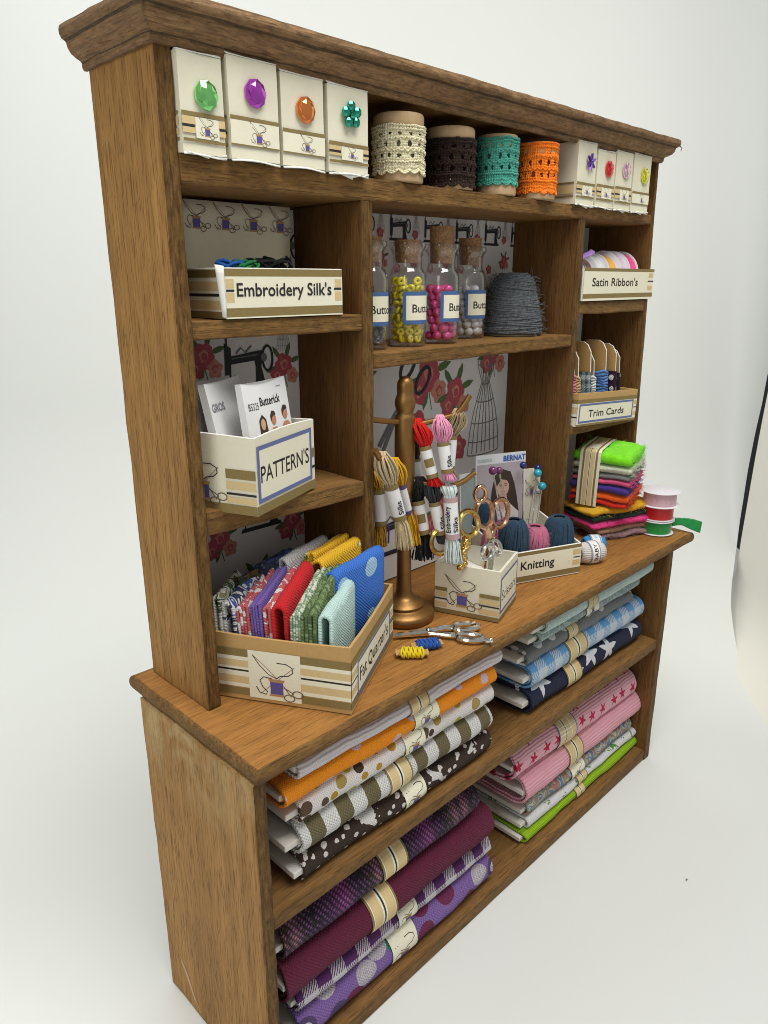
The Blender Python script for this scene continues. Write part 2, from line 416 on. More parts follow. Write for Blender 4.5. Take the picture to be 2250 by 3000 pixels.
def floral(cols, scale=5, dist=1.0, det=1):
    def f(s, uv, u, v):
        n = s.noise(uv, scale, det, .5, dist)
        return s.ramp(s.m('MULTIPLY_ADD', n, 2.2, -.6), [(i/len(cols), c) for i, c in enumerate(cols)], 'CONSTANT')
    return f
def over(base, top, scale, th, dist=.5):
    def f(s, uv, u, v):
        a = base(s, uv, u, v); b = top(s, uv, u, v)
        return s.mix(s.m('GREATER_THAN', s.noise(uv, scale, 2, .5, dist), th), a, b)
    return f
def rings(bg, c1, c2, scale, r, rand=.5):
    def f(s, uv, u, v):
        V = s.voro(uv, scale, rand, dim='2D'); d = V.outputs['Distance']; cs = s.xyz(V.outputs['Color'])
        oc = s.ramp(cs[0], [(i/len(c1), c) for i, c in enumerate(c1)], 'CONSTANT')
        c = s.mix(s.m('LESS_THAN', d, r), bg, oc)
        ic = s.m('MULTIPLY', s.m('LESS_THAN', s.m('ABSOLUTE', s.m('SUBTRACT', d, r*.42)), r*.16), s.m('GREATER_THAN', cs[1], .45))
        return s.mix(ic, c, c2)
    return f
def N3(p, k=1.0): return noise.noise(Vector(p)*k)

# ------------------------------------------------------------------ the paper backdrop
SD, WD_ = Vector((.8, .6, 0)), Vector((.6, -.8, 0))
def sw(s, w_, z): return SD*s + WD_*w_ + Vector((0, 0, z))
def sweep(a, s0=13.0, r=9.0):            # arc length -> (s, z)
    if a < s0: return a, 0
    t = (a - s0)/r
    if t < 1.35: return s0 + r*sin(t), r*(1-cos(t))
    k = (a - s0 - 1.35*r); return s0 + r*sin(1.35) + k*cos(1.35), r*(1-cos(1.35)) + k*sin(1.35)
def bd(u, v):
    a = -45 + 125*v; s_, z = sweep(a)
    T = [(-45, 45), (2, 28), (5, 21), (7, 17.6), (8, 16.3), (9, 15.3), (10, 14.7), (11, 14.4), (12, 14.3), (13, 14.36), (14, 14.48), (15, 14.62), (16, 14.76), (17, 14.9), (18, 15.12), (19, 15.38), (20, 15.62), (22, 16.04), (24, 16.38), (26, 16.68), (28, 16.9), (90, 24)]
    i = max(k for k in range(len(T)-1) if T[k][0] <= a + 1e-6); wr = T[i][1] + (T[i+1][1]-T[i][1])*(a-T[i][0])/(T[i+1][0]-T[i][0])
    x = -70 + (wr + 70)*u
    return sw(s_, x, z + .03*noise.noise(Vector((x*.08, a*.08, 0))))
o = MB().grid(bd, 40, 250).build('backdrop', white_paper, smooth=True); o['kind'] = 'structure'
def ss(u, v):
    z0 = -.06; a = 40*u; w0 = 13.8; r = 1.8
    if a < 8: w_, z = w0 - 8 + a, z0
    else:
        t = (a-8)/r
        if t < PI/2: w_, z = w0 + r*sin(t), z0 + r*(1-cos(t))
        else: w_, z = w0 + r, z0 + r + (a-8-PI/2*r)
    s1 = 18.87 - .05*max(0, z-3) - .02*max(0, z-6)**1.7
    return sw(9.6 + (s1-9.6)*v, w_, z)
side_paper = paint('cream side paper', (.78, .765, .69), .8, var=.015, scale=.4, bump=.1, bs=5)
o = MB().grid(ss, 60, 20).build('paper_sheet', side_paper, smooth=True)
tag(o, 'plain cream paper sheet curving up at the right edge of the photo', 'paper sheet')
dark = paint('dark slit backing', (.04, .045, .055), .9)
o = MB().grid(lambda u, v: sw(17 + 40*u, 19, -1 + 30*v), 2, 2).build('panel', dark)  # dark backing added so the gap between the sheets reads as shade
tag(o, 'dark wall added to darken the slit between the two paper sheets', 'panel')
speck = paint('splinter', (.16, .15, .10), .8)
for i, (x, y, lab) in enumerate(((-3.05, -5.35, 'tiny dark splinter on the white paper at the left of the hutch'), (9.0, -6.05, 'tiny pale grey splinter on the white paper right of the hutch'))):
    b = MB(); b.tube([(0, 0, .02), (.03, .05, .05), (.05, .12, .03)], .02, 5); b.tube([(.02, .03, .02), (.06, .0, .02)], .012, 4)
    o = b.build('splinter', speck, loc=(x, y, 0), rot=(0, 0, i*2.0)); o.scale = (.55,)*3 if i else (1, 1, 1)
    tag(o, lab, 'splinter', None)

# ------------------------------------------------------------------ the hutch
HU = thing('hutch', 'miniature brown wooden hutch with shelves, worktop and moulded cornice', 'hutch')
YU, YB, ZW, ZL = -1.727, -.04, 6.42, 15.50
def jit(o, amp=.012, k=2.2):
    """Slightly uneven hand-cut edges."""
    for v in o.data.vertices:
        p = v.co
        v.co += Vector((N3(p + Vector((9, 0, 0)), k), N3(p + Vector((0, 9, 0)), k), N3(p + Vector((0, 0, 9)), k)))*amp
def board(name, v, mats, ms, bevel=.025, cuts=14, amp=.012):
    b = MB(); b.hexa(v, mats=ms); o = b.build(name, mats, HU)
    bm = bmesh.new(); bm.from_mesh(o.data)
    bmesh.ops.subdivide_edges(bm, edges=[e for e in bm.edges if e.calc_length() > 1.2], cuts=cuts, use_grid_fill=True)
    bm.to_mesh(o.data); bm.free(); jit(o, amp)
    m = o.modifiers.new('edge', 'BEVEL'); m.width = bevel; m.segments = 2; m.limit_method = 'ANGLE'; m.angle_limit = R(50)
    return o
def bx(x0, x1, y0, y1, z0, z1): return [(x0,y0,z0),(x1,y0,z0),(x1,y1,z0),(x0,y1,z0),(x0,y0,z1),(x1,y0,z1),(x1,y1,z1),(x0,y1,z1)]
# hexa face order: bottom top front right back left
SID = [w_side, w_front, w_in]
# lower cabinet
lp = board('side_panel', bx(-.365, -.148, -3.375, -.18, 0, 6.158), SID, [1, 0, 1, 2, 0, 0])
P = Print(plane((-.366, 0, 0), (0, -1, 0), (0, 0, 1)))
P.stroke([(.62, .98), (.86, .72), (1.0, .42), (1.2, .12)], .035, bare); P.poly([(.62, 1.0), (.70, .88), (.84, .72), (.98, .44), (1.10, .28), (1.03, .26), (.93, .42), (.79, .70), (.66, .86)], bare)
P.done('scratch', lp)
board('side_panel', bx(12.33, 12.62, -3.375, -.1, 0, 6.158), SID, [1, 0, 1, 2, 0, 2])
board('bottom_board', bx(-.15, 12.335, -3.36, -.12, .02, .33), [w_shelf, w_edge], [0, 0, 1, 0, 0, 0])
board('shelf', bx(-.15, 12.335, -3.35, -.12, 3.455, 3.705), [w_shelf, w_edge], [0, 0, 1, 0, 0, 0])
board('back_panel', bx(-.15, 12.335, -.16, -.06, .3, 6.16), [w_in], [0]*6, bevel=.01)
# worktop with rounded ends
b = MB(); pr = []
for i in range(7): a = -PI/2 + PI*i/6; pr.append((cos(a)*.06, 6.155 + .13 + sin(a)*.13))
x0, x1, y0, y1 = -.29, 13.53, -3.40, .12
NX = 90
def wt(u, v):
    k = v*(len(pr)-1); i = min(int(k), len(pr)-2); t = k-i; o_ = pr[i][0]*(1-t)+pr[i+1][0]*t; z = pr[i][1]*(1-t)+pr[i+1][1]*t
    per = [(x0, y0), (x1, y0), (x1, y1), (x0, y1)]
    n = 60; j = int(u*4*n+.5) % (4*n); e, q = j//n, (j % n)/n
    A, B = Vector(per[e]), Vector(per[(e+1) % 4]); p = A.lerp(B, q)
    sx = -1 if p.x < 6 and (e in (3,) or (e == 0 and q == 0)) else 0
    d = Vector(((-o_ if abs(p.x-x0) < 1e-6 else (o_ if abs(p.x-x1) < 1e-6 else 0)), (-o_ if abs(p.y-y0) < 1e-6 else (o_ if abs(p.y-y1) < 1e-6 else 0))))
    return (p.x+d.x, p.y+d.y, z)
b.grid(wt, 240, 6, 1, closeu=True)
n = len(b.v); b.f.append(list(range(n-240, n))); b.m.append(0); b.f.append(list(range(239, -1, -1))); b.m.append(0)
o = b.build('worktop', [w_top, w_edge], HU, smooth='auto'); jit(o, .014, 1.5)
# upper part
board('upright', bx(0, .236, YU, 0, ZW-.001, ZL), SID, [1, 1, 1, 2, 0, 0])
rt = bx(12.9, 13.02, YU, 0, ZW-.001, ZL)
for i in (0, 3): rt[i] = (13.22, rt[i][1], rt[i][2])
for i in (1, 2): rt[i] = (13.42, rt[i][1], rt[i][2])
board('upright', rt, SID, [1, 1, 1, 0, 0, 2])
board('divider', bx(3.325, 3.576, YU+.003, YB, ZW-.001, 13.9), SID, [1, 1, 1, 2, 0, 2])
board('divider', bx(9.68, 9.93, YU+.003, YB, ZW-.001, 14.0), SID, [1, 1, 1, 2, 0, 2])
def shelf(x0, x1, t0, b0, t1, b1, y=YU):
    v = bx(x0, x1, y, YB, 0, 0); z = [b0, b1, b1, b0, t0, t1, t1, t0]
    board('shelf', [(p[0], p[1], q) for p, q in zip(v, z)], [w_shelf, w_edge], [0, 0, 1, 0, 0, 0])
shelf(.23, 12.92, 14.22, 13.86, 14.22, 14.0, YU-.004)
shelf(.23, 3.33, 12.2, 11.95, 12.2, 11.95)
shelf(.23, 3.33, 9.56, 9.2, 9.43, 9.165)
shelf(3.572, 9.684, 11.565, 11.315, 11.565, 11.315)
shelf(9.925, 13.0, 12.264, 11.99, 12.264, 11.99)
shelf(9.925, 13.1, 9.5, 9.26, 9.33, 9.2)
board('top_board', bx(.0, 13.02, YU+.01, YB, 15.42, 15.70), [w_in], [0]*6)
board('back_panel', bx(.02, 13.2, -.035, -.004, ZW, 15.6), [w_in], [0]*6, bevel=.006, amp=.001)
# cornice: one moulding mitred round the left end, front and right end
prof = [(0, 15.36), (.05, 15.36), (.075, 15.40), (.075, 15.45), (.10, 15.475), (.16, 15.50), (.225, 15.54), (.265, 15.60), (.28, 15.66), (.30, 15.675), (.335, 15.69), (.36, 15.73), (.365, 15.78), (.35, 15.83), (.31, 15.85), (-.3, 15.85)]
path = [((-.0, .02), (-.9, 0)), ((-.0, YU), (-.9, -1.05)), ((13.03, YU), (.6, -1.05)), ((13.03, .02), (.6, 0))]
b = MB()
for seg in range(3):
    (pa, da), (pb, db) = path[seg], path[seg+1]; n = 70 if seg == 1 else 12
    def cf(u, v):
        k = v*(len(prof)-1); i = min(int(k+1e-6), len(prof)-2); t = k-i; o_ = prof[i][0]*(1-t)+prof[i+1][0]*t; z = prof[i][1]*(1-t)+prof[i+1][1]*t
        p = Vector(pa).lerp(Vector(pb), u) + Vector(da).lerp(Vector(db), u)*o_
        q = Vector((p.x, p.y, z)); am = .014
        return q + Vector((N3(q, 3.1), N3(q + Vector((5, 5, 5)), 3.1), N3(q + Vector((0, 7, 3)), 3.1)))*am
    m0 = len(b.m); b.grid(cf, n, (len(prof)-1)*2, 0 if seg == 1 else 1)
    for k_ in range(m0, len(b.m)):
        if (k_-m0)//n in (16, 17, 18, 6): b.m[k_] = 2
b.box((-.2, -1.9, 15.70), (13.2, .02, 15.842), 0)
b.tube([(13.2, -2.08, 15.74), (13.28, -2.12, 15.66), (13.25, -2.12, 15.60)], .012, 4, 0)
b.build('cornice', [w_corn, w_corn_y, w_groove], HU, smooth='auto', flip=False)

# wallpaper: sewing machines, scissors, dress forms and roses on white
wp_w = paint('wallpaper white', (.80, .79, .79), .7, var=.03)
wp_dk = paint('wallpaper black print', (.03, .035, .04), .7, var=.5, scale=25)
wp_gy = paint('wallpaper grey print', (.17, .19, .21), .7, var=.4, scale=20)
wp_rd = paint('wallpaper red rose', (.48, .09, .12), .7, var=.5, scale=22)
wp_pk = paint('wallpaper peach rose', (.62, .27, .20), .7, var=.4, scale=20)
wp_gn = paint('wallpaper leaf green', (.10, .17, .06), .7, var=.5, scale=20)
wp_ln = paint('wallpaper fine line', (.20, .20, .21), .7)
def rose(P, u, v, s, m):
    for k in range(5):
        a = k*1.257+u*3; P.ell((u+cos(a)*s*.45, v+sin(a)*s*.5), s*.55, s*.5, m, 10, wob=.12, a0=a)
    P.ell((u, v), s*.4, s*.45, wp_pk if m is wp_rd else wp_rd, 9, wob=.2)
    P.ell((u+.05*s, v-.05*s), s*.25, s*.3, m, 8)
def leaf(P, u, v, L, a, m=None):
    ca, sa = cos(a), sin(a); q = [(0, 0), (.3, .16), (.65, .16), (1, 0), (.65, -.14), (.3, -.14)]
    P.poly([(u+L*(x*ca-y*sa), v+L*(x*sa+y*ca)) for x, y in q], m or wp_gn)
def bunch(P, u, v, s):
    for a in (.3, 1.2, 2.2, 3.4, 4.5, 5.4): leaf(P, u+cos(a)*s*.6, v+sin(a)*s*.6, s*1.45, a)
    P.stroke([(u, v), (u+.1*s, v-1.2*s), (u+.3*s, v-2*s)], .04*s+.01, wp_gn)
    rose(P, u, v, s, wp_rd); rose(P, u+.9*s, v-1.0*s, s*.7, wp_pk); rose(P, u-.8*s, v-.9*s, s*.75, wp_rd)
def machine(P, u, v, s):
    q = lambda pts: [(u+x*s, v+y*s) for x, y in pts]
    P.poly(q([(-.75,-.55),(.75,-.55),(.7,-.42),(-.7,-.42)]), wp_dk); P.poly(q([(.3,-.45),(.62,-.45),(.5,.0),(.55,.35),(.25,.35),(.32,0)]), wp_dk)
    P.poly(q([(-.6,.12),(.5,.2),(.55,.45),(.2,.42),(-.3,.36),(-.6,.34)]), wp_dk)
    P.poly(q([(-.68,-.3),(-.5,-.3),(-.46,.55),(-.66,.7)]), wp_dk); P.stroke(q([(-.59,-.5),(-.59,.9)]), .05*s, wp_dk)
    P.ring((u+.72*s, v+.22*s), .17*s, .34*s, .07*s, wp_dk, 18); P.ell((u+.6*s, v+.25*s), .1*s, .12*s, wp_gy)
    P.stroke(q([(-.3,.4),(-.15,.55),(0,.42),(.2,.58)]), .05*s, wp_gy); P.stroke(q([(-.45,.28),(.4,.34)]), .03*s, wp_gy)
def form(P, u, v, s):
    L = [(-.10,1.0),(-.20,.86),(-.25,.72),(-.19,.55),(-.11,.38),(-.19,.2),(-.33,-.15),(-.42,-.5),(-.48,-.95)]
    for k in (-1, -.72, -.42, -.12, .12, .42, .72, 1): P.stroke([(u+x*k*s*-1, v+y*s) for x, y in L], .018*s, wp_ln)
    for y, x in ((.72, .25), (.38, .11), (.05, .25), (-.35, .38), (-.7, .45), (-.95, .48)):
        P.stroke([(u+x*s*cos(a), v+y*s+.05*s*sin(a)) for a in [PI+PI*i/10 for i in range(11)]], .018*s, wp_ln)
def shears(P, u, v, s, ang):
    ca, sa = cos(ang), sin(ang); q = lambda pts: [(u+s*(x*ca-y*sa), v+s*(x*sa+y*ca)) for x, y in pts]
    P.stroke(q([(-.9, .06), (-.2, .03), (.1, -.02), (.5, -.16)]), .10*s, wp_gy); P.stroke(q([(-.95, -.1), (-.2, -.02), (.1, .04), (.5, .2)]), .09*s, wp_ln)
    for sg in (1, -1): P.stroke([((u+s*((.78+.3*cos(t))*ca-(sg*.27+.15*sin(t))*sa)), (v+s*((.78+.3*cos(t))*sa+(sg*.27+.15*sin(t))*ca))) for t in [2*PI*i/16 for i in range(17)]], .075*s, wp_dk)
def paper(x0, x1, z0, z1, items):
    P = Print(plane((x0, -.05, z0), (1, 0, 0), (0, 0, 1)), h=0, st=.0003)
    P.rect(0, 0, x1-x0, z1-z0, wp_w)
    W, H = x1-x0, z1-z0
    class Clip:                              # keep the print inside its bay
        pass
    base = P.fn
    P.fn = lambda a, b, h=0: base(min(max(a, .003), W-.003), min(max(b, .003), H-.003), h)
    for n_, (f, u, v, *k) in enumerate(items): P.h = .002 + (n_ % 3)*.006; f(P, u, v, *k)
    P.done('wallpaper', HU)
it = []
for k in range(7):
    it += [(machine, .35+k*.98, 2.05, .36), (rose, .82+k*.98, 1.98, .09, wp_rd), (bunch, .85+k*.98, 1.55, .11), (form, .84+k*.98, 2.2, .22), (rose, .3+k*.98, 1.35, .10, wp_rd), (bunch, .4+k*.98, .8, .12), (machine, .85+k*.98, .7, .36)]
paper(3.58, 9.68, 11.6, 14.0, it)
paper(3.58, 9.68, 6.45, 11.3, [(bunch, .2, 3.9, .32), (bunch, 1.2, 4.4, .26), (shears, 2.35, 3.75, 1.05, .95), (bunch, 3.25, 4.35, .38), (form, 5.25, 3.55, 1.25), (bunch, 4.15, 3.9, .32), (rose, 2.9, 3.3, .33, wp_rd), (rose, 4.3, 2.6, .3, wp_rd), (bunch, .7, 3.2, .34), (bunch, 5.5, 4.7, .3), (shears, .35, 3.4, .8, 1.3), (leaf, 3.2, 2.6, .6, 2.0, wp_gn), (bunch, 1.0, 1.6, .34), (machine, 2.2, 1.0, .8), (bunch, 3.7, 1.3, .34), (form, 5.0, 1.0, 1.0)])
paper(.24, 3.32, 9.56, 11.95, [(bunch, 1.15, 2.0, .22), (bunch, .5, 1.4, .2), (machine, 1.95, 1.75, .62), (bunch, 2.75, 1.75, .2), (form, 2.75, 2.3, .3), (rose, 2.1, 1.15, .16, wp_pk), (bunch, 1.0, .9, .22)])
paper(.24, 3.32, 12.2, 13.85, [(machine, 2.7, .95, .55), (bunch, 1.9, .9, .2), (bunch, .7, 1.0, .2)])
paper(.24, 3.32, 6.45, 9.2, [(machine, 2.1, 2.3, .6), (bunch, 1.2, 2.0, .22), (bunch, 2.8, 2.0, .22), (form, .5, 1.8, .7), (bunch, 2.0, 1.0, .25)])
paper(9.93, 12.95, 9.5, 11.98, [(machine, .7, 1.6, .6), (bunch, 1.6, 1.5, .2), (form, 2.4, 1.6, .7)])
paper(9.93, 12.95, 12.27, 14.0, [(machine, .7, 1.0, .5), (bunch, 1.6, 1.0, .2), (form, 2.4, 1.0, .5)])
paper(9.93, 13.1, 6.45, 9.2, [(machine, .7, 1.7, .6), (bunch, 1.7, 1.6, .25)])

# ------------------------------------------------------------------ boxes on the top shelf
def gem_mat(name, c):
    if name in _M: return _M[name]
    s = SH(name, .05, .85, .6); o = s.obj()
    s.col(s.mix(s.noise(o, 9, 2), mul(c, 1.1), mul(c, 2.3)))
    s.b.inputs['Coat Weight'].default_value = 1; s.b.inputs['Coat Roughness'].default_value = .03
    _M[name] = s.mat; return s.mat
def gem(parent, x, y, z, r, m, kind):
    b = MB()
    if kind == 'oval':
        lv = [(1, 0, 0), (.98, .18, 0), (.72, .42, .5), (.42, .56, 0), (.0, .60, 0)]; n = 9; vs = []; fs = []
        for q, h, o in lv[:-1]:
            for k in range(n): a = 2*PI*(k+o)/n; vs.append((x + r*.95*q*cos(a), y - r*.75*h, z + r*q*sin(a)))
        vs.append((x, y - r*.45, z))
        for i in range(3):
            for k in range(n): fs.append((i*n+k, i*n+(k+1) % n, (i+1)*n+(k+1) % n, (i+1)*n+k))
        for k in range(n): fs.append((3*n+k, 3*n+(k+1) % n, 4*n))
        fs.append(tuple(range(n))); b.add(vs, fs)
        return b.build('gem', m, parent)
    np_ = 5 if kind == 'flower' else 6
    for k in range(np_):
        a = 2*PI*k/np_ + .4
        b.sphere((x + r*.6*cos(a), y - .03, z + r*.6*sin(a)), r*.38, 7, 5, sy=.7) if kind == 'flower' else b.tube([(x, y-.03, z), (x+r*.95*cos(a), y-.03, z+r*.95*sin(a))], r*.2, 5, rs=[r*.24, r*.16])
    b.sphere((x, y-.04, z), r*.3, 7, 5)
    return b.build('gem', m, parent)
G = lambda n, c: gem_mat(n, c)
def small_box(x0, x1, top, y0, d, band, gm, kind, gx, gz, gr, label, rz=0, z0=14.225, flaps=0, dash=True):
    W, H = x1-x0, top-z0
    t = thing('button_box', label, 'box', (x0, y0, z0), rz, 'small card boxes along the top shelf')
    b = MB(); sd = int(x0*7) + 3
    def bulge(u, v, w_): return 0
    # slightly crumpled carton
    per = [(0, 0), (W, 0), (W, d), (0, d)]; n = 10
    def f(u, v):
        k = u*4; e = int(k) % 4; q = k-int(k); A, B = Vector(per[e]), Vector(per[(e+1) % 4]); p = A.lerp(B, q); z = H*v
        s_ = N3((p.x*3+sd, p.y*3, z*2.2))*.014
        c = Vector((W/2, d/2)); dd = (p-c); dd = dd/max(abs(dd.x)/W, abs(dd.y)/d)*.5 if 0 else dd
        return (p.x + s_*(1 if e in (1, 3) else .3), p.y + s_*(1 if e in (0, 2) else .3), z)
    b.grid(f, 40, 10, 0, closeu=True)
    m = len(b.v); b.f.append(list(range(m-40, m))); b.m.append(1); b.f.append(list(range(39, -1, -1))); b.m.append(2)
    b.build('carton', [card, card_in, torn], t, smooth='auto')
    fb = MB()                                # folded end flaps, top and bottom
    fb.grid(lambda u, v: (W*u, .0 - .02*sin(PI*u) - .05*v*(1-abs(2*u-1)*.6), -.006 - .02*v - .012*sin(5*u+sd)), 8, 2)
    if flaps: o = fb.build('bottom_flap', torn, t, smooth=True); sm = o.modifiers.new('thick', 'SOLIDIFY'); sm.thickness = .012; fb = MB(); fb.grid(lambda u, v: (W*(.04+.5*u), -.035 - .015*u, -.01 - (.05+.05*flaps)*u*v + .02*v), 6, 2); o = fb.build('bottom_flap', torn, t, smooth=True); sm = o.modifiers.new('thick', 'SOLIDIFY'); sm.thickness = .012; fb = MB(); fb.grid(lambda u, v: (W*(.5+.48*u), -.04, -.012 - (.04+.05*flaps)*(1-u)*v + .03*v), 6, 2)
    o = fb.build('bottom_flap', torn, t, smooth=True); sm = o.modifiers.new('thick', 'SOLIDIFY'); sm.thickness = .012; fb = MB()
    fb.grid(lambda u, v: (W*u, -.012 + .10*v, H + .012 + .035*sin(PI*v)*(.6+.4*sin(3*u+sd))), 8, 3)
    o = fb.build('top_flap', torn, t, smooth=True); sm = o.modifiers.new('thick', 'SOLIDIFY'); sm.thickness = .012
    P = Print(lambda a, c, h=0: Vector((a, -h - .012 + N3((a*3+sd, 0, c*2.2))*.014, c)), h=.004)
    z1 = band
    P.rect(.0, z1-.045, W, z1, p_ol, 6)
    if dash:
        P.rect(0, z1-.15, W, z1-.055, p_tan, 6); P.rect(0, .22, W, .30, p_tan, 6); P.rect(0, .125, W, .16, p_ol, 6)
        P.rect(0, (z1+.14)/2-.015, W*.28, (z1+.14)/2+.018, p_ink, 3); P.rect(W*.86, (z1+.14)/2-.015, W, (z1+.14)/2+.018, p_ink, 2)
        P.rect(W*.3, .17, W*.85, z1-.055, p_label, 4)
    else:
        P.rect(0, .17, W, z1-.05, p_label, 6); P.rect(0, .155, W, .175, p_ol, 6)
    motif(P, W*.57, .20, min(.36, z1-.24)); P.done('printed_front', t)
    P = Print(lambda a, c, h=0: Vector((-h - .004, .03 + (d-.03) - a*(d-.05)/d, c)), h=.008)
    P.rect(0, z1-.04, d, z1, p_ol); P.rect(0, z1-.16, d, z1-.06, p_tan); P.rect(0, z1-.22, d, z1-.19, p_ink); P.rect(0, .13, d, .17, p_ol); P.rect(0, .2, d, .27, p_tan)
    P.done('printed_side', t)
    gem(t, gx, -.02, gz, gr, gm, kind)
    return t
Y1 = -1.82
small_box(.245, .86, 15.33, Y1, 1.0, .46, G('green gem', (.16, .62, .14)), 'oval', .36, .66, 0.176, 'cream box with a round light green gem, leftmost on the top shelf', flaps=.3)
small_box(.93, 1.70, 15.40, Y1-.02, 1.1, .50, G('purple gem', (.34, .04, .40)), 'oval', .40, .79, 0.176, 'cream box with a round purple gem beside the green gem box', dash=False)
small_box(1.775, 2.52, 15.36, Y1, 1.1, .46, G('orange gem', (.80, .16, .03)), 'oval', .40, .72, 0.176, 'cream box with a round orange gem near the cream lace spool', dash=False)
small_box(2.60, 3.38, 15.35, Y1, 1.1, .40, G('teal gem', (.0, .20, .13)), 'flower', .42, .77, 0.195, 'cream box with a dark green flower gem and loose bottom flaps', flaps=1)
small_box(9.28, 10.0, 15.40, Y1, 1.15, .42, G('violet gem', (.10, .035, .25)), 'star', .44, .82, 0.165, 'cream box with a dark violet flower gem beside the orange spool', flaps=.8)
small_box(10.06, 10.80, 15.32, Y1, 1.1, .44, G('red gem', (.70, .02, .02)), 'oval', .46, .76, 0.169, 'cream box with a round red gem among the right boxes', flaps=.2)
small_box(10.85, 11.58, 15.38, Y1, 1.1, .46, G('pale pink gem', (.75, .35, .50)), 'oval', .42, .80, 0.169, 'cream box with a pale pink gem, second from the right', flaps=.8)
small_box(11.64, 12.45, 15.41, Y1, 1.1, .42, G('yellow gem', (.60, .60, .02)), 'oval', .50, .77, 0.176, 'cream box with a yellow gem at the right end of the shelf', flaps=.6, dash=False)

# ------------------------------------------------------------------ wooden spools wound with crochet lace
s_ = SH('pale spool wood', .55); o_ = s_.obj(5, 5, .6)
s_.col(s_.mix(s_.noise(o_, 2, 5, .6, .4), (.42, .27, .13), (.60, .43, .25))); s_.bump(s_.noise(s_.obj(30, 30, 3), 1, 3), .006, .3); spool_wood = s_.mat
def yarn_mat(name, c, rough=.95, var=.25):
    if name in _M: return _M[name]
    s = SH(name, rough, 0, .12); s.b.inputs['Sheen Weight'].default_value = .12; o = s.obj()
    s.col(s.mix(s.noise(o, 18, 4), mul(c, 1-var), mul(c, 1+var))); s.bump(s.noise(o, 90, 3), .01, .7)
    _M[name] = s.mat; return s.mat
def lace_spool(x, y, r, top, m, z_lo, z_hi, label, z0=14.225, sd=0):
    H = top - z0
    t = thing('lace_spool', label, 'thread spool', (x, y, z0), 0, 'wooden spools wound with crochet lace')
    MB().lathe([(r*.84, 0), (r*.9, .015), (r*.92, .05), (r*.92, .17), (r*.84, .24), (r*.72, .30), (r*.70, H-.30), (r*.84, H-.25), (r*.93, H-.17), (r*.93, H-.04), (r*.89, H-.005), (r*.12, H), (r*.10, H-.2)], 40).build('spool', spool_wood, t, smooth='auto')
    b = MB(); NU, NV = 150, 44; zl, zh = z_lo*H, z_hi*H
    NU, NV = 288, 66
    rows = ((.26, .40, 15, 0), (.50, .66, 13, .5), (.76, .86, 15, 0))
    def wav(a, v): return .05*N3((cos(a)*1.6+sd, sin(a)*1.6, v*2)) + .02*N3((cos(a)*5, sin(a)*5+sd, v*5))
    def f(u, v):
        a = 2*PI*u; st = abs(sin(a*26 + 3*int(v*17)))*abs(sin(v*17*PI))
        q = r*.93 + .028*st + .02*N3((cos(a)*6, sin(a)*6, v*9+sd)); z = zl + (zh-zl)*v + wav(a, v)*.5
        if v < .16: z -= .05*abs(sin(a*7+sd))*(1-v/.16)
        return (q*cos(a), q*sin(a), z)
    def skip(i, j):
        u, v = i/NU, j/NV + wav(2*PI*i/NU, j/NV)*.3
        for v0, v1, n, o in rows:
            if v0 < v < v1:
                x = (u*n+o+.25*N3((u*9, v0*30, sd))) % 1; y = (v-v0)/(v1-v0)*2-1
                if ((x-.5)*2/.44)**2 + y*y < .55 + 1.1*abs(N3((int(u*n+o)*1.7, v0*40, sd*2))): return True
        return False
    b.grid(f, NU, NV, closeu=True, skip=skip)
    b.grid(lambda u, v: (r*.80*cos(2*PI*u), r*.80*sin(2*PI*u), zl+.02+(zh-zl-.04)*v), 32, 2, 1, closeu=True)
    for v0, am, fq in ((.0, .05, 7), (.20, .012, 24), (.45, .02, 13), (.71, .015, 15), (.92, .012, 26), (1.0, .012, 30)):
        pts = []
        for i in range(241):
            a = 2*PI*i/240; z = zl + (zh-zl)*v0 + wav(a, v0)*.5 + (am*sin(a*fq*2+sd) if v0 else -.05*abs(sin(a*7+sd)) + .0)
            pts.append(((r*.97+.010*sin(a*61))*cos(a), (r*.97+.010*sin(a*61))*sin(a), z))
        b.tube(pts, .016, 4, cap=False)
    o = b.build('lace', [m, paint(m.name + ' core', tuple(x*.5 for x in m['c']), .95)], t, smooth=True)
    so = o.modifiers.new('thick', 'SOLIDIFY'); so.thickness = .025
    return t
def lm(n, c): m = yarn_mat(n, c, var=.12); m['c'] = c; return m
lace_spool(4.45, -1.43, .44, 15.24, lm('cream lace', (.76, .70, .48)), .17, .80, 'wooden spool wound with cream crochet lace', sd=1)
lace_spool(5.90, -1.30, .46, 15.24, lm('brown lace', (.030, .016, .012)), .10, .80, 'wooden spool wound with very dark brown crochet lace', sd=2)
lace_spool(7.12, -1.42, .40, 15.26, lm('teal lace', (.08, .36, .28)), .22, .93, 'wooden spool wound with teal green crochet lace', sd=3)
lace_spool(8.28, -1.52, .41, 15.25, lm('orange lace', (.90, .22, .015)), .15, .97, 'wooden spool wound with bright orange crochet lace', sd=4)

